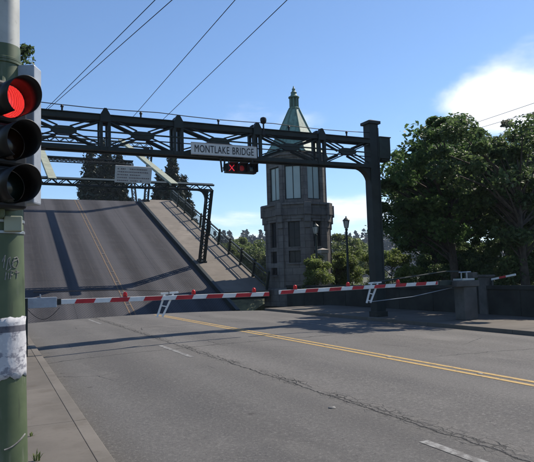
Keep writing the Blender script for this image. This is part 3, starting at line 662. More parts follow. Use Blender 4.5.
# ------------------------------------------------------------------ overhead wires
def wire(p, q, sag, label, group='overhead trolley and utility wires', r=.0085, n=14):
    p, q = Vector(p), Vector(q); pts = []
    for i in range(n+1):
        t = i/n; a = p.lerp(q, t); a.z -= sag*4*t*(1-t); pts.append(a)
    return MB().tube(pts, r, 5).build('overhead_wire', 'cable', None, label=label, cat='wire', group=group)
def ext(a, b, k): return a+(b-a)*k
for (a, bb, lb) in (((46, 106), (155, 0), 'upper of the two wires starting above the traffic signal'), ((48, 107), (172, 0), 'lower of the two wires starting above the traffic signal'),
                    ((133, 117), (235, 0), 'wire climbing from the gantry left of the name sign'), ((163, 120), (287, 0), 'wire climbing from the gantry just above the name sign')):
    A = at_y(*a, YG-.18); A.z = 6.97; B = at_z(*bb, A.z); wire(A, ext(A, B, 3.6), .0, lb)
for (a, bb, lb) in (((455, 128), (540, 99), 'topmost of the wires above the trees on the right'), ((455, 133.5), (540, 108), 'middle of the wires above the trees on the right'), ((470, 146), (540, 118), 'lowest of the wires above the trees on the right')):
    A = at_d(*a, 52); B = at_d(*bb, 40); wire(ext(A, B, -2.2), ext(A, B, 3), .15, lb, r=.018)

# ------------------------------------------------------------------ gates
def stripes(g, x0, x1, z0, z1, y, first, per, red, hgt, lean):
    """slanted red stripes proud of the white bar"""
    x = first
    while x < x1-.05:
        a, c = max(x, x0), min(x+red, x1)
        if c-a > .06:
            def zc(xx): return z0+(z1-z0)*(xx-x0)/(x1-x0)
            h = hgt/2-.004
            MB().prism([(a, y-.003, zc(a)-h), (c, y-.003, zc(c)-h), (min(c+lean, x1), y-.003, zc(c)+h), (a+lean, y-.003, zc(a)+h)], (0, -.004, 0)).build('red_stripe', 'red', g)
        x += per
def lamp_on_arm(g, x, y, z):
    o = MB().box(x-.05, x+.05, y-.035, y+.035, z, z+.03).build('lamp_base', 'red', g)
    MB().lathe([(.052, 0), (.056, .04), (.05, .075), (.025, .10), (0, .105)], (x, y, z+.031), 12).build('warning_lamp', 'redlamp', g, smooth=True)
def prop_bracket(g, x, y, z, lean):
    b = MB()
    for o_ in (-.12, .12):
        b.bar((x+o_+.10, y+.05, z+.10), (x+o_*.6-lean, y+.05, z-.50), .045, .04, (0, 1, 0))
    for t in (.15, .5, .85):
        xa = x+.10-(lean+.1)*t; b.bar((xa-.11*(1-.3*t), y+.05, z+.10-.60*t), (xa+.11*(1-.3*t), y+.05, z+.06-.60*t), .03, .03, (0, 1, 0))
    b.bar((x-.12, y+.05, z+.12), (x+.36, y+.05, z+.14), .05, .05, (0, 1, 0))
    b.build('prop_bracket', 'white', g)
GY = 15.5
def gate_left():
    g = empty('barrier_gate', (.35, GY, -.075), 'lowered red and white gate arm with grey base box, reaching from the signal pole', 'gate', 'lowered road barrier gates')
    MB().box(.02, .62, GY-.3, GY+.3, -.075, .06).box(.1, .54, GY-.22, GY+.22, .06, 1.42).build('stand', 'armgrey', g, bevel=.02)
    MB().box(.68, .76, GY-.32, GY-.25, -.075, 1.30).build('guide_post', 'steel', g)
    MB().box(.56, 1.44, GY-.09, GY+.09, 1.045, 1.30).box(1.05, 1.07, GY-.1, GY+.1, 1.30, 1.38).build('arm_base', 'armgrey', g, bevel=.012)
    MB().box(1.444, 1.54, GY-.05, GY+.05, 1.10, 1.25).build('hinge', 'black', g)
    x0, x1 = 1.54, 7.28; z0, z1 = 1.175, 1.15
    MB().bar((x0, GY, z0), (x1, GY, z1), .07, .12, (0, 0, 1)).build('arm', 'white', g, bevel=.008)
    stripes(g, x0, x1, z0, z1, GY-.035, 1.86, .87, .47, .12, .06)
    for px_ in (125, 193.5, 254): x = at_y(px_, 294, GY).x; lamp_on_arm(g, x, GY, z0+(z1-z0)*(x-x0)/(x1-x0)+.06)
    prop_bracket(g, 4.22, GY, 1.16, .16)
    pts = [(.75+.75*i/14, GY-.12, 1.04-.27*math.sin(math.pi*i/14)) for i in range(15)]
    MB().tube(pts, .007, 6).build('slack_cable', 'cable', g)
    MB().tube([(.9, GY-.02, 1.44), (3, GY-.02, 1.42), (4.3, GY-.02, 1.34)], .009, 5).tube([(4.3, GY-.02, 1.34), (4.3, GY-.02, 1.24)], .009, 5).build('stay_wire', 'cable', g)
gate_left()
def gate_right():
    g = empty('barrier_gate', (14.8, GY, -.01), 'lowered red and white gate arm on the square stone pedestal', 'gate', 'lowered road barrier gates')
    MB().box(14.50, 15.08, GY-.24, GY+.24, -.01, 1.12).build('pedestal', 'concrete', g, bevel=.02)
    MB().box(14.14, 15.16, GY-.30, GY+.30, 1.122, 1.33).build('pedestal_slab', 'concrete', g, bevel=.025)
    MB().box(14.45, 15.0, GY-.25, GY+.2, 1.332, 1.40).build('machine_plate', 'alu', g, bevel=.01)
    MB().box(14.98, 15.20, GY-.2, GY+.2, 1.405, 1.60).build('machine_box', 'concrete', g, bevel=.02)
    b = MB()
    for x in (14.55, 14.8): b.tube([(x, GY-.1, 1.40), (x, GY-.1, 1.60)], .02, 6)
    b.tube([(14.45, GY-.1, 1.61), (14.98, GY-.1, 1.62)], .022, 6).build('hand_rail', 'alu', g)
    x0, x1 = 7.62, 14.13; z0, z1 = 1.185, 1.285
    MB().bar((x0, GY, z0), (x1-.5, GY, z0+(z1-z0)*.92), .07, .115, (0, 0, 1)).build('arm', 'white', g, bevel=.008)
    MB().box(13.58, 14.13, GY-.08, GY+.08, 1.19, 1.36).build('arm_socket', 'steel2', g, bevel=.01)
    stripes(g, x0, x1-.58, z0, z1, GY-.035, 7.64, .83, .42, .115, .05)
    for px_ in (295, 348, 398): x = at_y(px_, 286, GY).x; lamp_on_arm(g, x, GY, z0+(z1-z0)*(x-x0)/(x1-x0)+.058)
    prop_bracket(g, 10.95, GY, 1.235, .16)
    MB().tube([(10.8, GY+.05, .76), (12.5, GY+.02, .86), (14.2, GY, 1.1)], .011, 6).build('tension_wire', 'alu', g)
    MB().tube([(11.0, GY+.05, 1.37), (14.0, GY+.05, 1.66), (14.6, GY, 1.64)], .028, 6).build('stay_rod', 'steel2', g)
gate_right()

# ------------------------------------------------------------------ parapet beside the walk
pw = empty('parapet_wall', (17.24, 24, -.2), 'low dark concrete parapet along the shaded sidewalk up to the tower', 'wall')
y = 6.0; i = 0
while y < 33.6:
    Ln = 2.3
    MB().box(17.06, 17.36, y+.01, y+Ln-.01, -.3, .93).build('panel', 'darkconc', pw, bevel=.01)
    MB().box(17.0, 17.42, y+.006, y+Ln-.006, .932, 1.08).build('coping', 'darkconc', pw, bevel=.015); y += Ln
PY = at_x(486, 285, 17.2).y
pl = empty('gate_pillar', (17.2, PY, 0), 'short stone pillar right behind the gate pedestal', 'pillar')
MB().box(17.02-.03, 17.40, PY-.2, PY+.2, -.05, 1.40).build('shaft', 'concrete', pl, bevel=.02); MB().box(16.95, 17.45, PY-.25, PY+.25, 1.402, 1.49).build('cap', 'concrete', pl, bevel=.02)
A = at_x(489, 279.5, 17.2); A.y -= .1; A.z += 0; B = A+Vector((.25, -.95, .17))
wk = empty('walkway_gate', A, 'short red and white pole leaning beside the stone pillar', 'gate')
MB().bar(A, B, .05, .07).build('arm', 'white', wk); d = (B-A)
MB().bar(A+d*.35, A+d*.62, .056, .076).build('red_stripe', 'red', wk); MB().tube([A+Vector((0, 0, -1.3)), A+Vector((0, 0, .06))], .035, 8).build('stand', 'steel', wk)

# ------------------------------------------------------------------ tower
TX, TY = 19.05, 35.48; TS = .972
view_az = math.atan2(TX, TY)
def tower():
    t = empty('bridge_tower', (TX, TY, -.3), 'octagonal stone bridge tower with windowed control room and green copper spire', 'tower')
    C0 = Vector((TX, TY, 0))
    # direction of the front face: towards the camera, turned 7.5 degrees to its left
    az0 = math.pi+view_az+R_(7.5)
    def frame(k):
        a = az0-k*math.pi/4; nrm = Vector((math.sin(a), math.cos(a), 0)); tan = Vector((0, 0, 1)).cross(nrm)   # tan: to the right seen from outside
        return nrm, tan
    def pbox(b, nrm, tan, u0, u1, d0, d1, z0, z1):
        P = [C0+nrm*d+tan*u for d, u in ((d0, u0), (d0, u1), (d1, u1), (d1, u0))]
        b.prism([(p.x, p.y, z0) for p in P], (0, 0, z1-z0))
    def octo(b, ap, z0, z1, ap2=None):
        R1 = ap/math.cos(math.pi/8); R2 = (ap2 or ap)/math.cos(math.pi/8); vs = []
        for z, r in ((z0, R1), (z1, R2)):
            for k in range(8): a = az0+math.pi/8+k*math.pi/4; vs.append((TX+math.sin(a)*r, TY+math.cos(a)*r, z))
        b.add(vs, [tuple(range(8))[::-1], tuple(range(8, 16))]+[(k, (k+1) % 8, 8+(k+1) % 8, 8+k) for k in range(8)])
    def ring(b, ap, z0, z1, thick=.3):
        for k in range(8):
            nr, tn = frame(k); h = ap*math.tan(math.pi/8)
            Po = [C0+nr*ap-tn*h, C0+nr*ap+tn*h, C0+nr*(ap-thick)+tn*(h*(ap-thick)/ap), C0+nr*(ap-thick)-tn*(h*(ap-thick)/ap)]
            b.prism([(p.x, p.y, z0) for p in Po], (0, 0, z1-z0))
    AL, AU = 2.17, 1.96           # apothems of shaft and control room
    hl, hu = AL*math.tan(math.pi/8), AU*math.tan(math.pi/8)
    # base plinth
    b = MB(); octo(b, AL+.22, -.3, .75); octo(b, AL+.22, .752, .9, AL+.03); b.build('plinth', 'stone', t)
    inner = MB(); octo(inner, AL-.42, .9, 5.6); inner.build('dark_interior', 'black', t)
    def wall(k, ap, half, z0, z1, wins, thick, m_):
        """wall of one face with rectangular openings stacked: wins=(u0,u1,[(za,zb),...])"""
        nr, tn = frame(k); b = MB(); u0, u1, lv = wins
        hi = half-.0
        pbox(b, nr, tn, -hi, u0, ap-thick, ap, z0, z1); pbox(b, nr, tn, u1, hi, ap-thick, ap, z0, z1)
        zs = z0
        for za, zb in lv:
            if za > zs: pbox(b, nr, tn, u0, u1, ap-thick, ap-.003, zs, za)
            zs = zb
        pbox(b, nr, tn, u0, u1, ap-thick, ap-.003, zs, z1)
        return b.build('wall', m_, t), nr, tn
    def window(nr, tn, u0, u1, za, zb, ap, inset, glass, mull, trans, fw=.06, name='window'):
        w_ = MB(); pbox(w_, nr, tn, u0, u0+fw, ap-inset-.06, ap-inset, za, zb); pbox(w_, nr, tn, u1-fw, u1, ap-inset-.06, ap-inset, za, zb)
        pbox(w_, nr, tn, u0+fw, u1-fw, ap-inset-.06, ap-inset, za, za+fw); pbox(w_, nr, tn, u0+fw, u1-fw, ap-inset-.06, ap-inset, zb-fw, zb)
        us = [u0+fw+(u1-u0-2*fw)*i/mull for i in range(1, mull)]; zs = [za+fw+(zb-za-2*fw)*i/trans for i in range(1, trans)]
        for u in us: pbox(w_, nr, tn, u-.025, u+.025, ap-inset-.05, ap-inset-.006, za+fw, zb-fw)
        for z in zs: pbox(w_, nr, tn, u0+fw, u1-fw, ap-inset-.048, ap-inset-.009, z-.02, z+.02)
        o = w_.build(name, 'steel', t)
        gu = [u0+fw]+us+[u1-fw]; gz = [za+fw]+zs+[zb-fw]
        for a, c in zip(gu[:-1], gu[1:]):
            for e, f_ in zip(gz[:-1], gz[1:]):
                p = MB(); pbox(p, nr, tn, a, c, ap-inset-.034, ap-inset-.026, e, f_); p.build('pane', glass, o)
    for k in range(8):
        vis = k in (0, 1, 2, 6, 7)
        if k % 2 == 0:   # faces with the tall window pair
            lv = [(1.75, 2.25), (2.55, 3.35), (3.62, 5.32)]
            _, nr, tn = wall(k, AL, hl, .9, 5.6, (-.40, .40, lv[1:] if k == 0 else lv), .3, 'stone')
        else:
            lv = [(1.75, 2.25), (2.55, 3.35), (3.62, 5.32)] if k == 7 else [(2.55, 3.35), (3.62, 5.32)]
            _, nr, tn = wall(k, AL, hl, .9, 5.6, (-.36, .36, lv), .3, 'stone')
        u = .40 if k % 2 == 0 else .36
        for za, zb in (lv[1:] if k == 0 else lv): window(nr, tn, -u, u, za, zb, AL, .16, 'glassdark', 2, max(1, round((zb-za)/.6)))
        b = MB(); pbox(b, nr, tn, -u-.1, u+.1, AL-.05, AL+.09, (lv[1:] if k == 0 else lv)[0][0]-.12, (lv[1:] if k == 0 else lv)[0][0]-.002); b.build('sill', 'stone', t)
        b = MB(); pbox(b, nr, tn, -u-.12, u+.12, AL+.0+.001, AL+.07, 5.325, 5.48); b.build('lintel', 'stone', t)
    # corner buttresses of the shaft, with corbels below the balcony
    for k in range(8):
        a = az0+math.pi/8-k*math.pi/4; d = Vector((math.sin(a), math.cos(a), 0)); tn = Vector((0, 0, 1)).cross(d); Rv = AL/math.cos(math.pi/8)
        def bb(b, r0, r1, wd, z0, z1):
            P = [C0+d*r0-tn*wd, C0+d*r0+tn*wd, C0+d*r1+tn*wd, C0+d*r1-tn*wd]; b.prism([(p.x, p.y, z0) for p in P], (0, 0, z1-z0))
        b = MB(); bb(b, Rv-.34, Rv+.02, .17, .9, 5.0); b.build('buttress', 'stone', t)
        b = MB(); bb(b, Rv-.3, Rv+.10, .19, 4.85, 5.25); bb(b, Rv-.3, Rv+.20, .22, 5.252, 5.72); bb(b, Rv-.3, Rv+.30, .24, 5.722, 6.55); b.build('corbel', 'stone', t, bevel=.02)
    # balcony band
    b = MB(); ring(b, AL+.10, 5.5, 5.72, .5); ring(b, AL+.17, 5.722, 6.0, .6); ring(b, AL+.14, 6.002, 6.42, .6); ring(b, AL+.26, 6.422, 6.56, .7); b.build('balcony_band', 'stone', t)
    b = MB(); octo(b, AL-.1, 6.3, 6.5); b.build('room_floor', 'stone', t)
    # control room
    b = MB(); octo(b, .55, 6.5, 9.9); b.build('room_core', 'stonelight', t)
    for k in range(8):
        _, nr, tn = wall(k, AU, hu, 6.5, 9.62, (-.56, .56, [(6.82, 9.12)]), .22, 'stone')
        window(nr, tn, -.56, .56, 6.82, 9.12, AU, .10, 'skyglass', 2, 1, .07)
        bl = MB(); w0, w1 = (-.5, .12) if k == 0 else (-.5, .5)
        pbox(bl, nr, tn, w0, w1, AU-.26, AU-.25, 6.95 if k != 0 else 6.9, 9.1); bl.build('roller_blind', 'blind', t)
        a = az0+math.pi/8-k*math.pi/4; d = Vector((math.sin(a), math.cos(a), 0)); tn2 = Vector((0, 0, 1)).cross(d); Rv = AU/math.cos(math.pi/8)
        P = [C0+d*(Rv-.3)-tn2*.15, C0+d*(Rv-.3)+tn2*.15, C0+d*(Rv+.05)+tn2*.12, C0+d*(Rv+.05)-tn2*.12]
        MB().prism([(p.x, p.y, 6.5) for p in P], (0, 0, 3.1)).build('pilaster', 'stone', t)
    b = MB(); ring(b, AU+.09, 9.622, 9.8, .4); ring(b, AU+.2, 9.802, 10.0, .5); b.build('cornice', 'stone', t)
    # copper roof, slightly bell shaped, with ribs
    prof = [(AU+.28, 10.0), (AU+.02, 10.22), (1.52, 10.95), (1.05, 11.85), (.66, 12.72), (.40, 13.3), (.36, 13.36)]
    rf = MB(); vs = []; 
    for r, z in prof:
        rr = r/math.cos(math.pi/8)
        for k in range(8): a = az0+math.pi/8+k*math.pi/4; vs.append((TX+math.sin(a)*rr, TY+math.cos(a)*rr, z))
    fs = [tuple(range(8))[::-1], tuple(range(8*(len(prof)-1), 8*len(prof)))]
    for i in range(len(prof)-1): fs += [(i*8+k, i*8+(k+1) % 8, (i+1)*8+(k+1) % 8, (i+1)*8+k) for k in range(8)]
    roof = rf.add(vs, fs).build('roof', 'copper', t)
    for k in range(8):
        a = az0+math.pi/8+k*math.pi/4; pts = [(TX+math.sin(a)*r/math.cos(math.pi/8), TY+math.cos(a)*r/math.cos(math.pi/8), z) for r, z in prof]
        MB().tube(pts, .045, 6).build('rib', 'copperrib', roof)
    # lantern and spire
    b = MB().lathe([(.40, 13.36), (.42, 13.42), (.36, 13.46), (.30, 13.5)], (TX, TY, 0), 16)
    for k in range(8):
        a = az0+k*math.pi/4; b.box(TX+math.sin(a)*.28-.045, TX+math.sin(a)*.28+.045, TY+math.cos(a)*.28-.045, TY+math.cos(a)*.28+.045, 13.5, 14.12)
    b.lathe([(.17, 13.5), (.17, 14.12)], (TX, TY, 0), 8).build('lantern', 'copperrib', t)
    MB().lathe([(.30, 14.121), (.40, 14.17), (.40, 14.24), (.28, 14.30), (.22, 14.40), (.20, 14.52), (.24, 14.56), (.16, 14.62), (.11, 14.75), (.13, 14.84), (.07, 14.90), (.03, 15.05), (.0, 15.1)], (TX, TY, 0), 12).build('finial', 'copperrib', t, smooth=True)
    # drawn for a slightly larger tower: bring it to its true size
    zo = [-.3, 1.15, 3.83, 5.45, 6.52, 9.11, 10.38, 11.71, 13.33, 14.25, 15.1]; zn = [-.3, 1.16, 3.77, 5.36, 6.42, 9.0, 10.26, 11.62, 13.26, 14.19, 15.0]
    def rec(o):
        for ch in o.children:
            if ch.type == 'MESH':
                for v in ch.data.vertices: v.co = (v.co.x*TS, v.co.y*TS, float(np.interp(v.co.z-.3, zo, zn))+.3)
            rec(ch)
    rec(t)

tower()

# ------------------------------------------------------------------ lamps beside the tower
def street_lamp(x, y, h, label):
    g = empty('street_lamp', (x, y, -.25), label, 'lamp', 'ornamental lamps behind the parapet')
    MB().lathe([(.17, -.25), (.17, .1), (.13, .15), (.11, .5), (.075, .6), (.065, h-1.0), (.05, h-.75), (.09, h-.70), (.09, h-.66), (.05, h-.62)], (x, y, 0), 12).build('post', 'steel2', g, smooth=True)
    MB().lathe([(.08, h-.62), (.13, h-.55), (.19, h-.2), (.17, h-.17)], (x, y, 0), 8).build('lantern_glass', 'lampglass', g)
    MB().lathe([(.22, h-.168), (.2, h-.12), (.10, h-.02), (.04, h+.02), (.03, h+.10), (.0, h+.12)], (x, y, 0), 8).build('lantern_cap', 'steel2', g)
    for k in range(4):
        a = k*math.pi/2+.4; MB().bar((x+math.cos(a)*.10, y+math.sin(a)*.10, h-.6), (x+math.cos(a)*.20, y+math.sin(a)*.20, h-.17), .025, .025, (math.sin(a), -math.cos(a), 0)).build('lantern_bar', 'steel2', g)
p = at_x(346, 218, 18.5); street_lamp(p.x, p.y, p.z, 'dark lamp post standing between the tower and the gantry post')
p = at_x(315.5, 224, 17.9); street_lamp(p.x, p.y, p.z, 'dark lantern on a post in front of the tower')
p = at_x(322.5, 248, 18.75)
q = empty('stone_pier', (p.x, p.y, -.3), 'pale capped stone pier among the shrubs at the tower foot', 'pier')
MB().box(p.x-.2, p.x+.2, p.y-.2, p.y+.2, -.3, p.z-.32).build('shaft', 'stonelight', q, bevel=.02)
MB().box(p.x-.27, p.x+.27, p.y-.27, p.y+.27, p.z-.318, p.z-.12).add([(p.x-.3, p.y-.3, p.z-.118), (p.x+.3, p.y-.3, p.z-.118), (p.x+.3, p.y+.3, p.z-.118), (p.x-.3, p.y+.3, p.z-.118), (p.x, p.y, p.z)], [(0, 1, 4), (1, 2, 4), (2, 3, 4), (3, 0, 4), (3, 2, 1, 0)]).build('cap', 'stonelight', q)

# ------------------------------------------------------------------ trees
def leaf_mesh(cent, size, name, m_, parent, updown=.35, aspect=.62):
    n_ = len(cent); nr = rng.normal(size=(n_, 3)); nr[:, 2] = np.abs(nr[:, 2])+updown; nr /= np.linalg.norm(nr, axis=1)[:, None]
    t = rng.normal(size=(n_, 3)); a = np.cross(nr, t); a /= np.linalg.norm(a, axis=1)[:, None]; b = np.cross(nr, a)
    s = (size*rng.uniform(.6, 1.3, n_))[:, None]; o = np.array(ORG[parent])
    v = np.empty((n_, 4, 3)); v[:, 0] = cent+a*s*.55; v[:, 1] = cent+b*s*aspect*.5+nr*s*.08; v[:, 2] = cent-a*s*.55; v[:, 3] = cent-b*s*aspect*.5+nr*s*.08
    v -= o
    me = bpy.data.meshes.new(name); me.vertices.add(n_*4); me.vertices.foreach_set('co', v.reshape(-1)); me.loops.add(n_*4); me.loops.foreach_set('vertex_index', np.arange(n_*4, dtype=np.int32))
    me.polygons.add(n_); me.polygons.foreach_set('loop_start', np.arange(0, n_*4, 4, dtype=np.int32)); me.polygons.foreach_set('loop_total', np.full(n_, 4, dtype=np.int32)); me.update(); me.materials.append(mat[m_])
    ob = bpy.data.objects.new(name, me); COL.objects.link(ob); ob.parent = parent; ORG[ob] = Vector(ORG[parent]); return ob
def tree(x, y, h, rx, ry, zlow, nleaf, lsize, m_, label, group, nclump=70, z0=-.25, name='broadleaf_tree', trunk_r=.22, lobes=7, clr=(.32, .85), lean=(0, 0), extra=()):
    t = empty(name, (x, y, z0), label, 'tree' if 'tree' in name else 'shrub', group)
    cz = (h+zlow)/2; hz = (h-zlow)/2
    lb = [(0, 0, 0, 1.0)] + [(rng.uniform(-.55, .55), rng.uniform(-.55, .55), rng.uniform(-.35, .55), rng.uniform(.45, .7)) for _ in range(lobes)]
    cc = []
    while len(cc) < nclump:
        l_ = lb[rng.integers(len(lb))] if rng.random() < .75 else lb[0]
        d = rng.normal(size=3); d /= np.linalg.norm(d); r = rng.uniform(.25, 1.0)**.45
        u = np.array(l_[:3])+d*r*l_[3]*(.82 if l_[3] < 1 else .9)
        if np.linalg.norm(u) > 1.2: continue
        cc.append((x+lean[0]+u[0]*rx, y+lean[1]+u[1]*ry, cz+u[2]*hz))
    cc += [tuple(e) for e in extra]
    cc = np.array(cc)
    wt = MB(); top = Vector((x+lean[0]*.8, y+lean[1]*.8, zlow+(h-zlow)*.72)); base = Vector((x, y, z0-.1))
    tp = [base, base.lerp(top, .25)+Vector((.08, .05, 0))*h/10, base.lerp(top, .55)+Vector((-.1, .06, 0))*h/10, base.lerp(top, .8), top]
    wt.tube(tp, [trunk_r*1.25, trunk_r, trunk_r*.72, trunk_r*.42, trunk_r*.15], 9)
    trunk = wt.build('trunk', 'bark', t, smooth=True)
    lm = MB()
    for i in range(0, len(cc)):
        c_ = Vector(cc[i]); k = min(.95, max(.22, (c_.z-z0)/(top.z-z0)*.72-.05)); j = k*4; i0 = min(3, int(j)); s_ = tp[i0].lerp(tp[i0+1], j-i0)
        mid = s_.lerp(c_, .5)+Vector((0, 0, .12*(c_-s_).length*rng.uniform(-.3, 1))); r0 = min(trunk_r*.4, .018*(c_-s_).length+.012)
        lm.tube([s_, mid, c_], [r0, r0*.6, r0*.2], 4, False)
    lm.build('limbs', 'bark', t)
    per = rng.multinomial(nleaf, rng.dirichlet(np.full(len(cc), 5.0))); pts = []
    for c_, n_ in zip(cc, per):
        rc = rng.uniform(*clr); d = rng.normal(size=(n_, 3)); d /= np.linalg.norm(d, axis=1)[:, None]; r = rng.uniform(0, 1, n_)**.5*rc
        q_ = d*r[:, None]; q_[:, 2] *= .62; pts.append(c_+q_)
    cr = leaf_mesh(np.concatenate(pts), lsize, 'crown', m_, t); return t
GT = 'broadleaf trees behind the parapet'
tree(21.6, 24.6, 8.6, 3.4, 3.6, 1.8, 24000, .2, 'leafA', 'dark broadleaf tree nearest the gantry post', GT, 120, trunk_r=.2)
tree(25.0, 27.8, 11.9, 4.0, 3.6, 3.0, 30000, .2, 'leafA', 'tallest dark broadleaf tree in the row behind the gate', GT, 95, trunk_r=.28)
tree(25.6, 22.0, 9.6, 3.3, 3.2, 2.2, 23000, .2, 'leafB', 'leafy tree directly behind the gate pedestal', GT, 80, trunk_r=.22)
tree(29.0, 23.6, 10.7, 3.3, 3.4, 2.6, 23000, .21, 'leafB', 'dull green tree at the right edge of the picture', GT, 80, trunk_r=.24)
pt = at_d(531, 114, 31)
tree(pt.x, pt.y, pt.z, 2.3, 2.3, 4.0, 9000, .17, 'leafpale', 'thin pale tree showing above the others at the right edge', GT, 60, trunk_r=.16, clr=(.25, .6))
tree(30.0, 32.0, 9.5, 4.0, 3.4, 1.0, 13000, .27, 'leafA', 'dark tree filling the gap behind the tall one', GT, 75, trunk_r=.22)
tree(33.5, 25.5, 10.0, 4.0, 4.0, 1.2, 13000, .27, 'leafA', 'deep green tree beyond the right edge of the road', GT, 75, trunk_r=.22)
tree(19.4, 17.0, 7.9, 2.9, 2.3, 1.6, 27000, .18, 'leafB', 'leafy tree at the right edge with its crown above the leaning striped pole', GT, 75, trunk_r=.18, extra=[(15.9, 16.5, 6.9), (16.4, 16.0, 6.2), (15.5, 17.1, 6.2), (16.2, 17.2, 7.3), (16.0, 15.8, 5.4), (15.2, 16.6, 5.4)])
tree(18.7, 20.2, 8.5, 3.3, 2.8, 1.9, 32000, .19, 'leafA', 'broadleaf tree overhanging the sidewalk behind the gate arm', GT, 85, trunk_r=.2, extra=[(16.2, 19.2, 7.5), (15.5, 18.7, 6.6), (15.7, 17.7, 7.0), (16.0, 19.9, 6.4), (15.4, 19.4, 5.8), (16.6, 18.2, 7.7), (15.2, 17.9, 6.0), (16.1, 20.8, 5.6), (16.9, 19.0, 8.0), (15.0, 18.6, 5.4)])
tree(36.0, 33.0, 9.5, 4.5, 4.5, .8, 12000, .3, 'leafA', 'far dark tree filling the right background', GT, 60, trunk_r=.2)
GS = 'sunlit shrubs behind the parapet'
def shrub(px, X, ztop, r, n_, label, m_='shrub'):
    y = at_x(px, 270, X).y
    tree(X, y, ztop, r, r, .1, n_, .13, m_, label, GS, 26, -.25, 'leafy_shrub', .045, 3, (.3, .6))
shrub(319, 18.0, 3.05, 1.15, 11000, 'bright shrub against the tower foot')
shrub(336, 21.8, 3.6, 1.5, 9000, 'bright shrub just right of the tower')
shrub(352, 23.5, 4.2, 2.0, 12000, 'tall sunlit shrub right of the lamp post')
shrub(392, 23.5, 3.6, 1.8, 9000, 'sunlit shrub just right of the gantry post')
shrub(415, 19.2, 2.4, 1.2, 7000, 'low shrub at the left of the tree shade')
shrub(440, 20.5, 3.4, 1.8, 11000, 'shaded shrub behind the left side of the pedestal', 'leafB')
shrub(475, 20.0, 3.3, 1.7, 11000, 'shaded shrub behind the stone pedestal', 'leafB')
shrub(508, 20.5, 3.4, 1.8, 11000, 'shaded shrub behind the leaning striped pole', 'leafB')
shrub(470, 27.0, 4.6, 2.4, 10000, 'tall dark bush deep in the tree shade', 'leafB')
shrub(505, 27.5, 4.8, 2.4, 10000, 'tall dark bush deep in the shade at the right', 'leafB')
shrub(540, 20.0, 3.0, 1.7, 8000, 'shaded shrub at the right edge of the picture', 'leafB')
# tree at the left, tip peeping past the signal pole
tip = at_d(27, 52, 23)
tree(tip.x-2.6, tip.y+.6, tip.z+.9, 2.3, 2.2, 5.5, 9000, .15, 'leafB', 'tree behind the signal pole with only its twigs showing', 'street trees', 50, extra=[at_d(26, 50, 23), at_d(22, 58, 23)], clr=(.3, .6))
# trees across the water
def conifer(x, y, h, r, label, n_=52000, z0=-.5):
    t = empty('conifer_tree', (x, y, z0), label, 'tree', 'conifers across the canal')
    MB().tube([(x, y, z0), (x, y, z0+h*.5), (x, y, z0+h)], [r*.10, r*.06, .02], 8).build('trunk', 'bark', t)
    pts = []; lv = int(h/.62)
    for i in range(lv):
        f = (i+.6)/lv; z = z0+h*(.06+.94*f); rr = r*(1-f)**.78*rng.uniform(.75, 1.12)+.12; nb = max(4, int(9*(1-f))+4)
        for j in range(nb):
            a = rng.uniform(0, 2*math.pi); L_ = rr*rng.uniform(.6, 1.1); k = max(8, int(n_*(rr/r)/(lv*7)))
            s = rng.uniform(.15, 1, k)**.7*L_; w_ = .26*(1-.5*s/L_)*r/2.6
            pts.append(np.stack([x+np.cos(a)*s+rng.normal(size=k)*w_, y+np.sin(a)*s+rng.normal(size=k)*w_, z-.28*s+.06*s*s/L_+rng.normal(size=k)*.10*r/2], 1))
    leaf_mesh(np.concatenate(pts), .62, 'crown', 'conifer', t, .2, .5)
for (px, py, dep, r, lb) in ((172, 156, 95, 4.3, 'pointed dark conifer right of the leaf tip, behind the portal'), (90, 150, 92, 4.6, 'dark conifer behind the tip of the leaf, left one'), (104, 140, 98, 5.0, 'dark conifer behind the tip of the leaf, middle one'),
                             (118, 152, 94, 4.6, 'dark conifer behind the white notice board'), (183, 176, 101, 4.2, 'lower dark conifer beside the pointed one'), (160, 172, 99, 4.2, 'lower dark conifer left of the pointed one')):
    p = at_d(px, py, dep); conifer(p.x, p.y, p.z+.5, r, lb)
GF = 'green trees across the canal'
for (px, py, dep, r, lb) in ((222, 238, 100, 4.4, 'pale green tree seen through the leaf railing'), (240, 234, 108, 4.6, 'pale green tree right of the leaf railing'), (258, 240, 98, 4.2, 'pale green tree left of the tower'),
                             (276, 246, 104, 4.4, 'pale green tree behind the tower'), (205, 240, 112, 4.6, 'pale green tree half hidden by the leaf walk'), (345, 232, 90, 4.6, 'pale green tree right of the tower across the canal'), (372, 234, 96, 4.8, 'pale green tree behind the gantry post')):
    p = at_d(px, py, dep); tree(p.x, p.y, p.z, r, r, -1.0, 9000, .42, 'farleaf', lb, GF, 42, -.4, 'broadleaf_tree', .25, 4, (.8, 1.5))
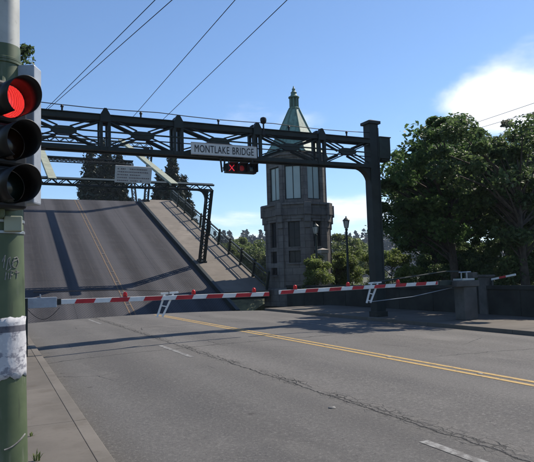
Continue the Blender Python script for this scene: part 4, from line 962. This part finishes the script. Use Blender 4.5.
# wooded hill far behind
def far_hill():
    hv = []; hx = np.linspace(-260, 620, 60); hf = []
    hgt = lambda x, y: 9+17*math.exp(-((x-190)/150)**2)+10*math.exp(-((x-330)/90)**2)+2*math.sin(x*.05)
    for j, y in enumerate((300, 340, 400, 480)):
        for x in hx: hv.append((x, y, -6 + (hgt(x, y)+5)*(0, .55, 1, .9)[j]))
    n_ = len(hx)
    for j in range(3):
        for i in range(n_-1): hf.append((j*n_+i, j*n_+i+1, (j+1)*n_+i+1, (j+1)*n_+i))
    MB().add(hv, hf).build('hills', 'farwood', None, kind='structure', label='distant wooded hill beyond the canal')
    b = MB(); pts = []
    for i in range(1700):
        x = rng.uniform(-120, 560); f = rng.uniform(0, 1); y = 305+95*f; z = -6+(hgt(x, y)+5)*(np.interp(f, [0, .4, 1], [0, .55, 1])); h = rng.uniform(6, 11); r = h*rng.uniform(.3, .5)
        k = 46; t_ = rng.uniform(0, 1, k)**1.3; a = rng.uniform(0, 6.28, k); rr = r*(1-t_)**.7*rng.uniform(.5, 1.05, k)
        pts.append(np.stack([x+np.cos(a)*rr, y+np.sin(a)*rr, z+t_*h], 1))
    r_ = empty('far_wood', (150, 350, 0), 'dark wooded skyline far beyond the canal', 'wood', kind='stuff'); 
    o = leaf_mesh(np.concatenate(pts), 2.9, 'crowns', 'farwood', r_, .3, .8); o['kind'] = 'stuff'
far_hill()

def weeds():
    for (px, py, n_, h_, lb) in ((37, 461, 16, .10, 'small weed tuft in the sidewalk joint beside the pole'), (33, 436, 10, .06, 'tiny weed sprout behind the pole foot')):
        c = at_z(px, py, -.075); t = empty('weed_tuft', c, lb, 'weed', 'weeds in the sidewalk joint')
        for i in range(n_):
            a = random.uniform(0, 6.28); r = random.uniform(.2, 1)*h_*.7; b = Vector((c.x+random.uniform(-.03, .03), c.y+random.uniform(-.02, .02), c.z)); e = b+Vector((math.cos(a)*r, math.sin(a)*r, h_*random.uniform(.5, 1.1))); m_ = b.lerp(e, .55)+Vector((0, 0, h_*.2)); sd2 = Vector((-math.sin(a), math.cos(a), 0))*.005
            MB().add([b-sd2, b+sd2, m_+sd2, m_-sd2, e], [(0, 1, 2, 3), (3, 2, 4)]).build('blade', 'shrub', t)
weeds()
# ------------------------------------------------------------------ signal pole at the left
def signal():
    DP = 3.95
    pc = at_d(1.5, 231, DP); px_, py_ = pc.x, pc.y
    g = empty('signal_pole', (px_, py_, -.075), 'round green steel pole with pale upper shaft at the left edge', 'pole')
    zs = [-.03, 1.0, 2.0, 3.28]
    def rad(z): return np.interp(z, [-.03, .5, 3.3, 9], [.182, .170, .112, .09])
    zc = at_d(10, 42, DP).z
    M = MT('pole_green_paint', .5, 0, .4); p = M.pos(glob=True); n1 = M.noise(p, 6, 5); n2 = M.noise(M.scale(p, (8, 8, 1.2)), 2, 5)
    c = M.mix(M.ramp(n1, .3, .7), (.060, .085, .042), (.085, .112, .058)); c = M.mix(M.ramp(n2, .58, .72, 0, .6), c, (.17, .18, .14)); c = M.mix(M.ramp(n2, .40, .28, 0, .6), c, (.03, .035, .025)); M.color(c); M.bump(n1, .1, .004); mat['polegreen'] = M.m
    MB().lathe([(rad(z), z) for z in np.linspace(-.075, zc, 14)], (px_, py_, 0), 32).build('shaft', 'polegreen', g, smooth=True)
    mat['polepale'] = simple('pale_pole_top', (.38, .39, .37), .55, .2, .15, 3, (.24, .25, .24), .06)
    MB().lathe([(rad(z)-.004, z) for z in np.linspace(zc+.001, 8.5, 10)], (px_, py_, 0), 32).build('upper_shaft', 'polepale', g, smooth=True)
    for y_ in (57, 60, 222, 233):
        z = at_d(15, y_, DP).z; MB().lathe([(rad(z)+.002, z-.012), (rad(z)+.008, z-.008), (rad(z)+.008, z+.008), (rad(z)+.002, z+.012)], (px_, py_, 0), 32).build('steel_band', 'polegreen' if y_ < 100 else 'alu', g, smooth=True)
    MB().lathe([(.27, -.075), (.27, -.05), (.19, -.02)], (px_, py_, 0), 24).build('base_flange', 'polegreen', g)
    # torn poster wrapped round the pole
    zt, zb = at_d(20, 316, DP).z, at_d(20, 374, DP).z
    M = MT('torn_poster_paper', .85, 0, .2); p = M.pos(glob=True); n1 = M.noise(M.scale(p, (7, 7, 14)), 1.6, 5, .65); n2 = M.noise(p, 40, 3)
    c = M.mix(M.ramp(n1, .53, .60), (.46, .46, .48), (.22, .22, .25)); c = M.mix(M.ramp(n2, .5, .7, 0, .5), c, (.62, .62, .62)); z_ = M.xyz(p)[2]; c = M.mix(M.math('MULTIPLY', M.ramp(M.math('ABSOLUTE', M.math('SUBTRACT', z_, zt-.075)), .018, .024, 1, 0), .85), c, (.05, .05, .07)); M.color(c); M.bump(n2, .2, .004); mat['paper'] = M.m
    po = MB(); nA, nZ = 40, 10; a0, a1 = -2.7, 1.35
    cdir = math.atan2(-py_, -px_)
    vs = []
    for j in range(nZ+1):
        for i in range(nA+1):
            a = cdir+a0+(a1+.25*math.sin(j*1.3)*.3-a0)*i/nA; f = j/nZ; jag = .010*math.sin(i*.9)+.006*math.sin(i*2.1+1)
            z = zb+(zt-zb)*f+(jag if j == 0 else (jag*.4 if j == nZ else 0)); r = rad(z)+.004+.002*math.sin(i*2.3+j)
            vs.append((px_+math.cos(a)*r, py_+math.sin(a)*r, z))
    po.add(vs, [(j*(nA+1)+i, j*(nA+1)+i+1, (j+1)*(nA+1)+i+1, (j+1)*(nA+1)+i) for j in range(nZ) for i in range(nA)])
    o = po.build('torn_poster', 'paper', None, smooth=True, label='torn black and white poster wrapped round the green pole', cat='poster'); s_ = o.modifiers.new('thickness', 'SOLIDIFY'); s_.thickness = .0015; s_.offset = 1
    # second strip of paper, white scuff
    def on_pole(x_, y_, lift=.003):
        d = ray(x_, y_); # intersect ray with pole cylinder
        z = at_d(x_, y_, DP).z
        for _ in range(3):
            r = rad(z)+lift; A = d.x**2+d.y**2; B = -2*(d.x*px_+d.y*py_); Cc = px_**2+py_**2-r*r; disc = max(0, B*B-4*A*Cc); t_ = (-B-math.sqrt(disc))/(2*A); z = EYE.z+d.z*t_
        return EYE+d*t_
    gr = MB()
    strokes = [[(2, 262), (5, 255), (3.5, 268)], [(6, 270), (8, 259), (10.5, 257), (9, 262), (11, 268), (7.5, 271)], [(12, 266), (14, 258), (17, 257), (18.5, 262), (16, 268), (13, 267), (12.5, 262), (18.5, 259)],
               [(5, 280), (6, 272)], [(8, 279), (8.5, 273)], [(10, 279), (11, 271), (14, 271.5)], [(10.4, 275), (13, 275)], [(16.5, 278), (17, 270), (15, 273), (19.5, 272)]]
    for st_ in strokes:
        pts = []
        for a, c_ in zip(st_[:-1], st_[1:]):
            for k in range(5): pts.append(on_pole(a[0]+(c_[0]-a[0])*k/5, a[1]+(c_[1]-a[1])*k/5, .001))
        pts.append(on_pole(*st_[-1], .001)); gr.tube(pts, .0032, 5)
    gr.build('graffiti_scrawl', 'whiteline', g)
    gr = MB().tube([on_pole(4+i, 450-.045*i*i*.6-.2*i, .0005) for i in range(0, 22)], .006, 5); gr.build('paint_scuff', 'whiteline', g)
    # ---- signal head
    C_ = {}
    ax = None
    h = empty('traffic_signal', (px_, py_, 1.9), 'three lens black traffic signal showing red, mounted on the pole', 'traffic signal')
    l0 = at_d(9, 101, 3.72)
    cam_dir = Vector((-l0.x, -l0.y, 0)).normalized(); ang = R_(28); axd = Vector((cam_dir.x*math.cos(ang)-cam_dir.y*math.sin(ang), cam_dir.x*math.sin(ang)+cam_dir.y*math.cos(ang), 0))
    sd_ = Vector((0, 0, 1)).cross(axd).normalized()
    zs_ = [l0.z, l0.z-.275, l0.z-.55]
    for i, (z, lm_, nm) in enumerate(zip(zs_, ('lens', 'offamber', 'offgreen'), ('red', 'amber', 'green'))):
        c_ = Vector((l0.x, l0.y, z))
        P = [c_-axd*.17+sd_*.135*a_-Vector((0, 0, .134)) for a_ in (-1, 1)]+[c_-axd*.01+sd_*.135*a_-Vector((0, 0, .134)) for a_ in (1, -1)]
        hs = MB().prism(P, (0, 0, .268)).build('housing', 'black', h, bevel=.02)
        MB().lathe([(.105, -.008), (.10, .008), (.075, .022), (.04, .03), (0, .033)], c_, 28, axd).build('lens', lm_, h, smooth=True, label='lit red lens' if i == 0 else None)
        # tunnel visor: open tube with a slanted, cut back lower front
        vb = MB(); nA = 40; vs = []
        for s in range(2):
            for k in range(nA+1):
                a = -math.pi/2+.42+(2*math.pi-.84)*k/nA; L_ = 0.0 if s == 0 else .235-.075*(.5-.5*math.sin(a))
                vs.append(c_+axd*(L_-.006)+sd_*math.cos(a)*.113+Vector((0, 0, math.sin(a)*.113)))
        vb.add(vs, [(k, k+1, nA+2+k, nA+1+k) for k in range(nA)])
        o = vb.build('visor', 'black', h, smooth=True); s2 = o.modifiers.new('thickness', 'SOLIDIFY'); s2.thickness = .004
    # brackets to the pole
    for z in (zs_[0]+.165, zs_[2]-.165):
        c_ = Vector((l0.x, l0.y, z))-axd*.09; pv = Vector((px_, py_, z)); MB().tube([c_-Vector((0, 0, .03 if z > zs_[1] else -.03)), c_, pv+(c_-pv).normalized()*(rad(z)-.01)], .022, 8).build('bracket_arm', 'polegreen', h)
    zz0 = at_d(12, 233, DP).z; zz1 = at_d(12, 218, DP).z; q_ = on_pole(13, 226, .0); 
    MB().box(q_.x-.055, q_.x+.055, q_.y-.06, q_.y+.03, zz0, zz1).build('terminal_box', 'trough', h, bevel=.008)
    # flat grey cabinet behind the lenses
    a = at_d(34.5, 64, 4.02); b_ = at_d(34.5, 205, 4.02); e = at_d(9, 64, 4.02)
    d = Vector((a.x-e.x, a.y-e.y, 0)); d.normalize(); nrm = Vector((0, 0, 1)).cross(d)
    cb = empty('control_cabinet', ((a.x+e.x)/2, (a.y+e.y)/2, b_.z), 'flat grey metal cabinet on the pole behind the red signal', 'cabinet')
    P = [Vector((e.x, e.y, b_.z)), Vector((a.x, a.y, b_.z)), Vector((a.x, a.y, b_.z))+nrm*.13, Vector((e.x, e.y, b_.z))+nrm*.13]
    MB().prism(P, (0, 0, a.z-b_.z)).build('case', 'armgrey', cb, bevel=.012)
    m_ = P[0].lerp(P[1], .93)
    b2 = MB()
    for f in (.2, .8): zz_ = b_.z+(a.z-b_.z)*f; b2.tube([m_+Vector((0, 0, zz_-b_.z-.04))-nrm*.006, m_+Vector((0, 0, zz_-b_.z+.04))-nrm*.006], .009, 6)
    b2.build('hinge', 'alu', cb)
signal()

# ------------------------------------------------------------------ thin air between here and the far wood
hz = bpy.data.materials.new('thin_haze'); hz.use_nodes = True; hn = hz.node_tree.nodes; hn.clear()
pv = hn.new('ShaderNodeVolumePrincipled'); pv.inputs['Color'].default_value = (.72, .84, 1, 1); pv.inputs['Density'].default_value = .0002; pv.inputs['Anisotropy'].default_value = .2
ho = hn.new('ShaderNodeOutputMaterial'); hz.node_tree.links.new(pv.outputs[0], ho.inputs['Volume'])
MB().box(-1000, 1000, -1000, 1500, -16, 62).build('haze', hz, None, kind='stuff', label='thin bluish air in front of the far wood')
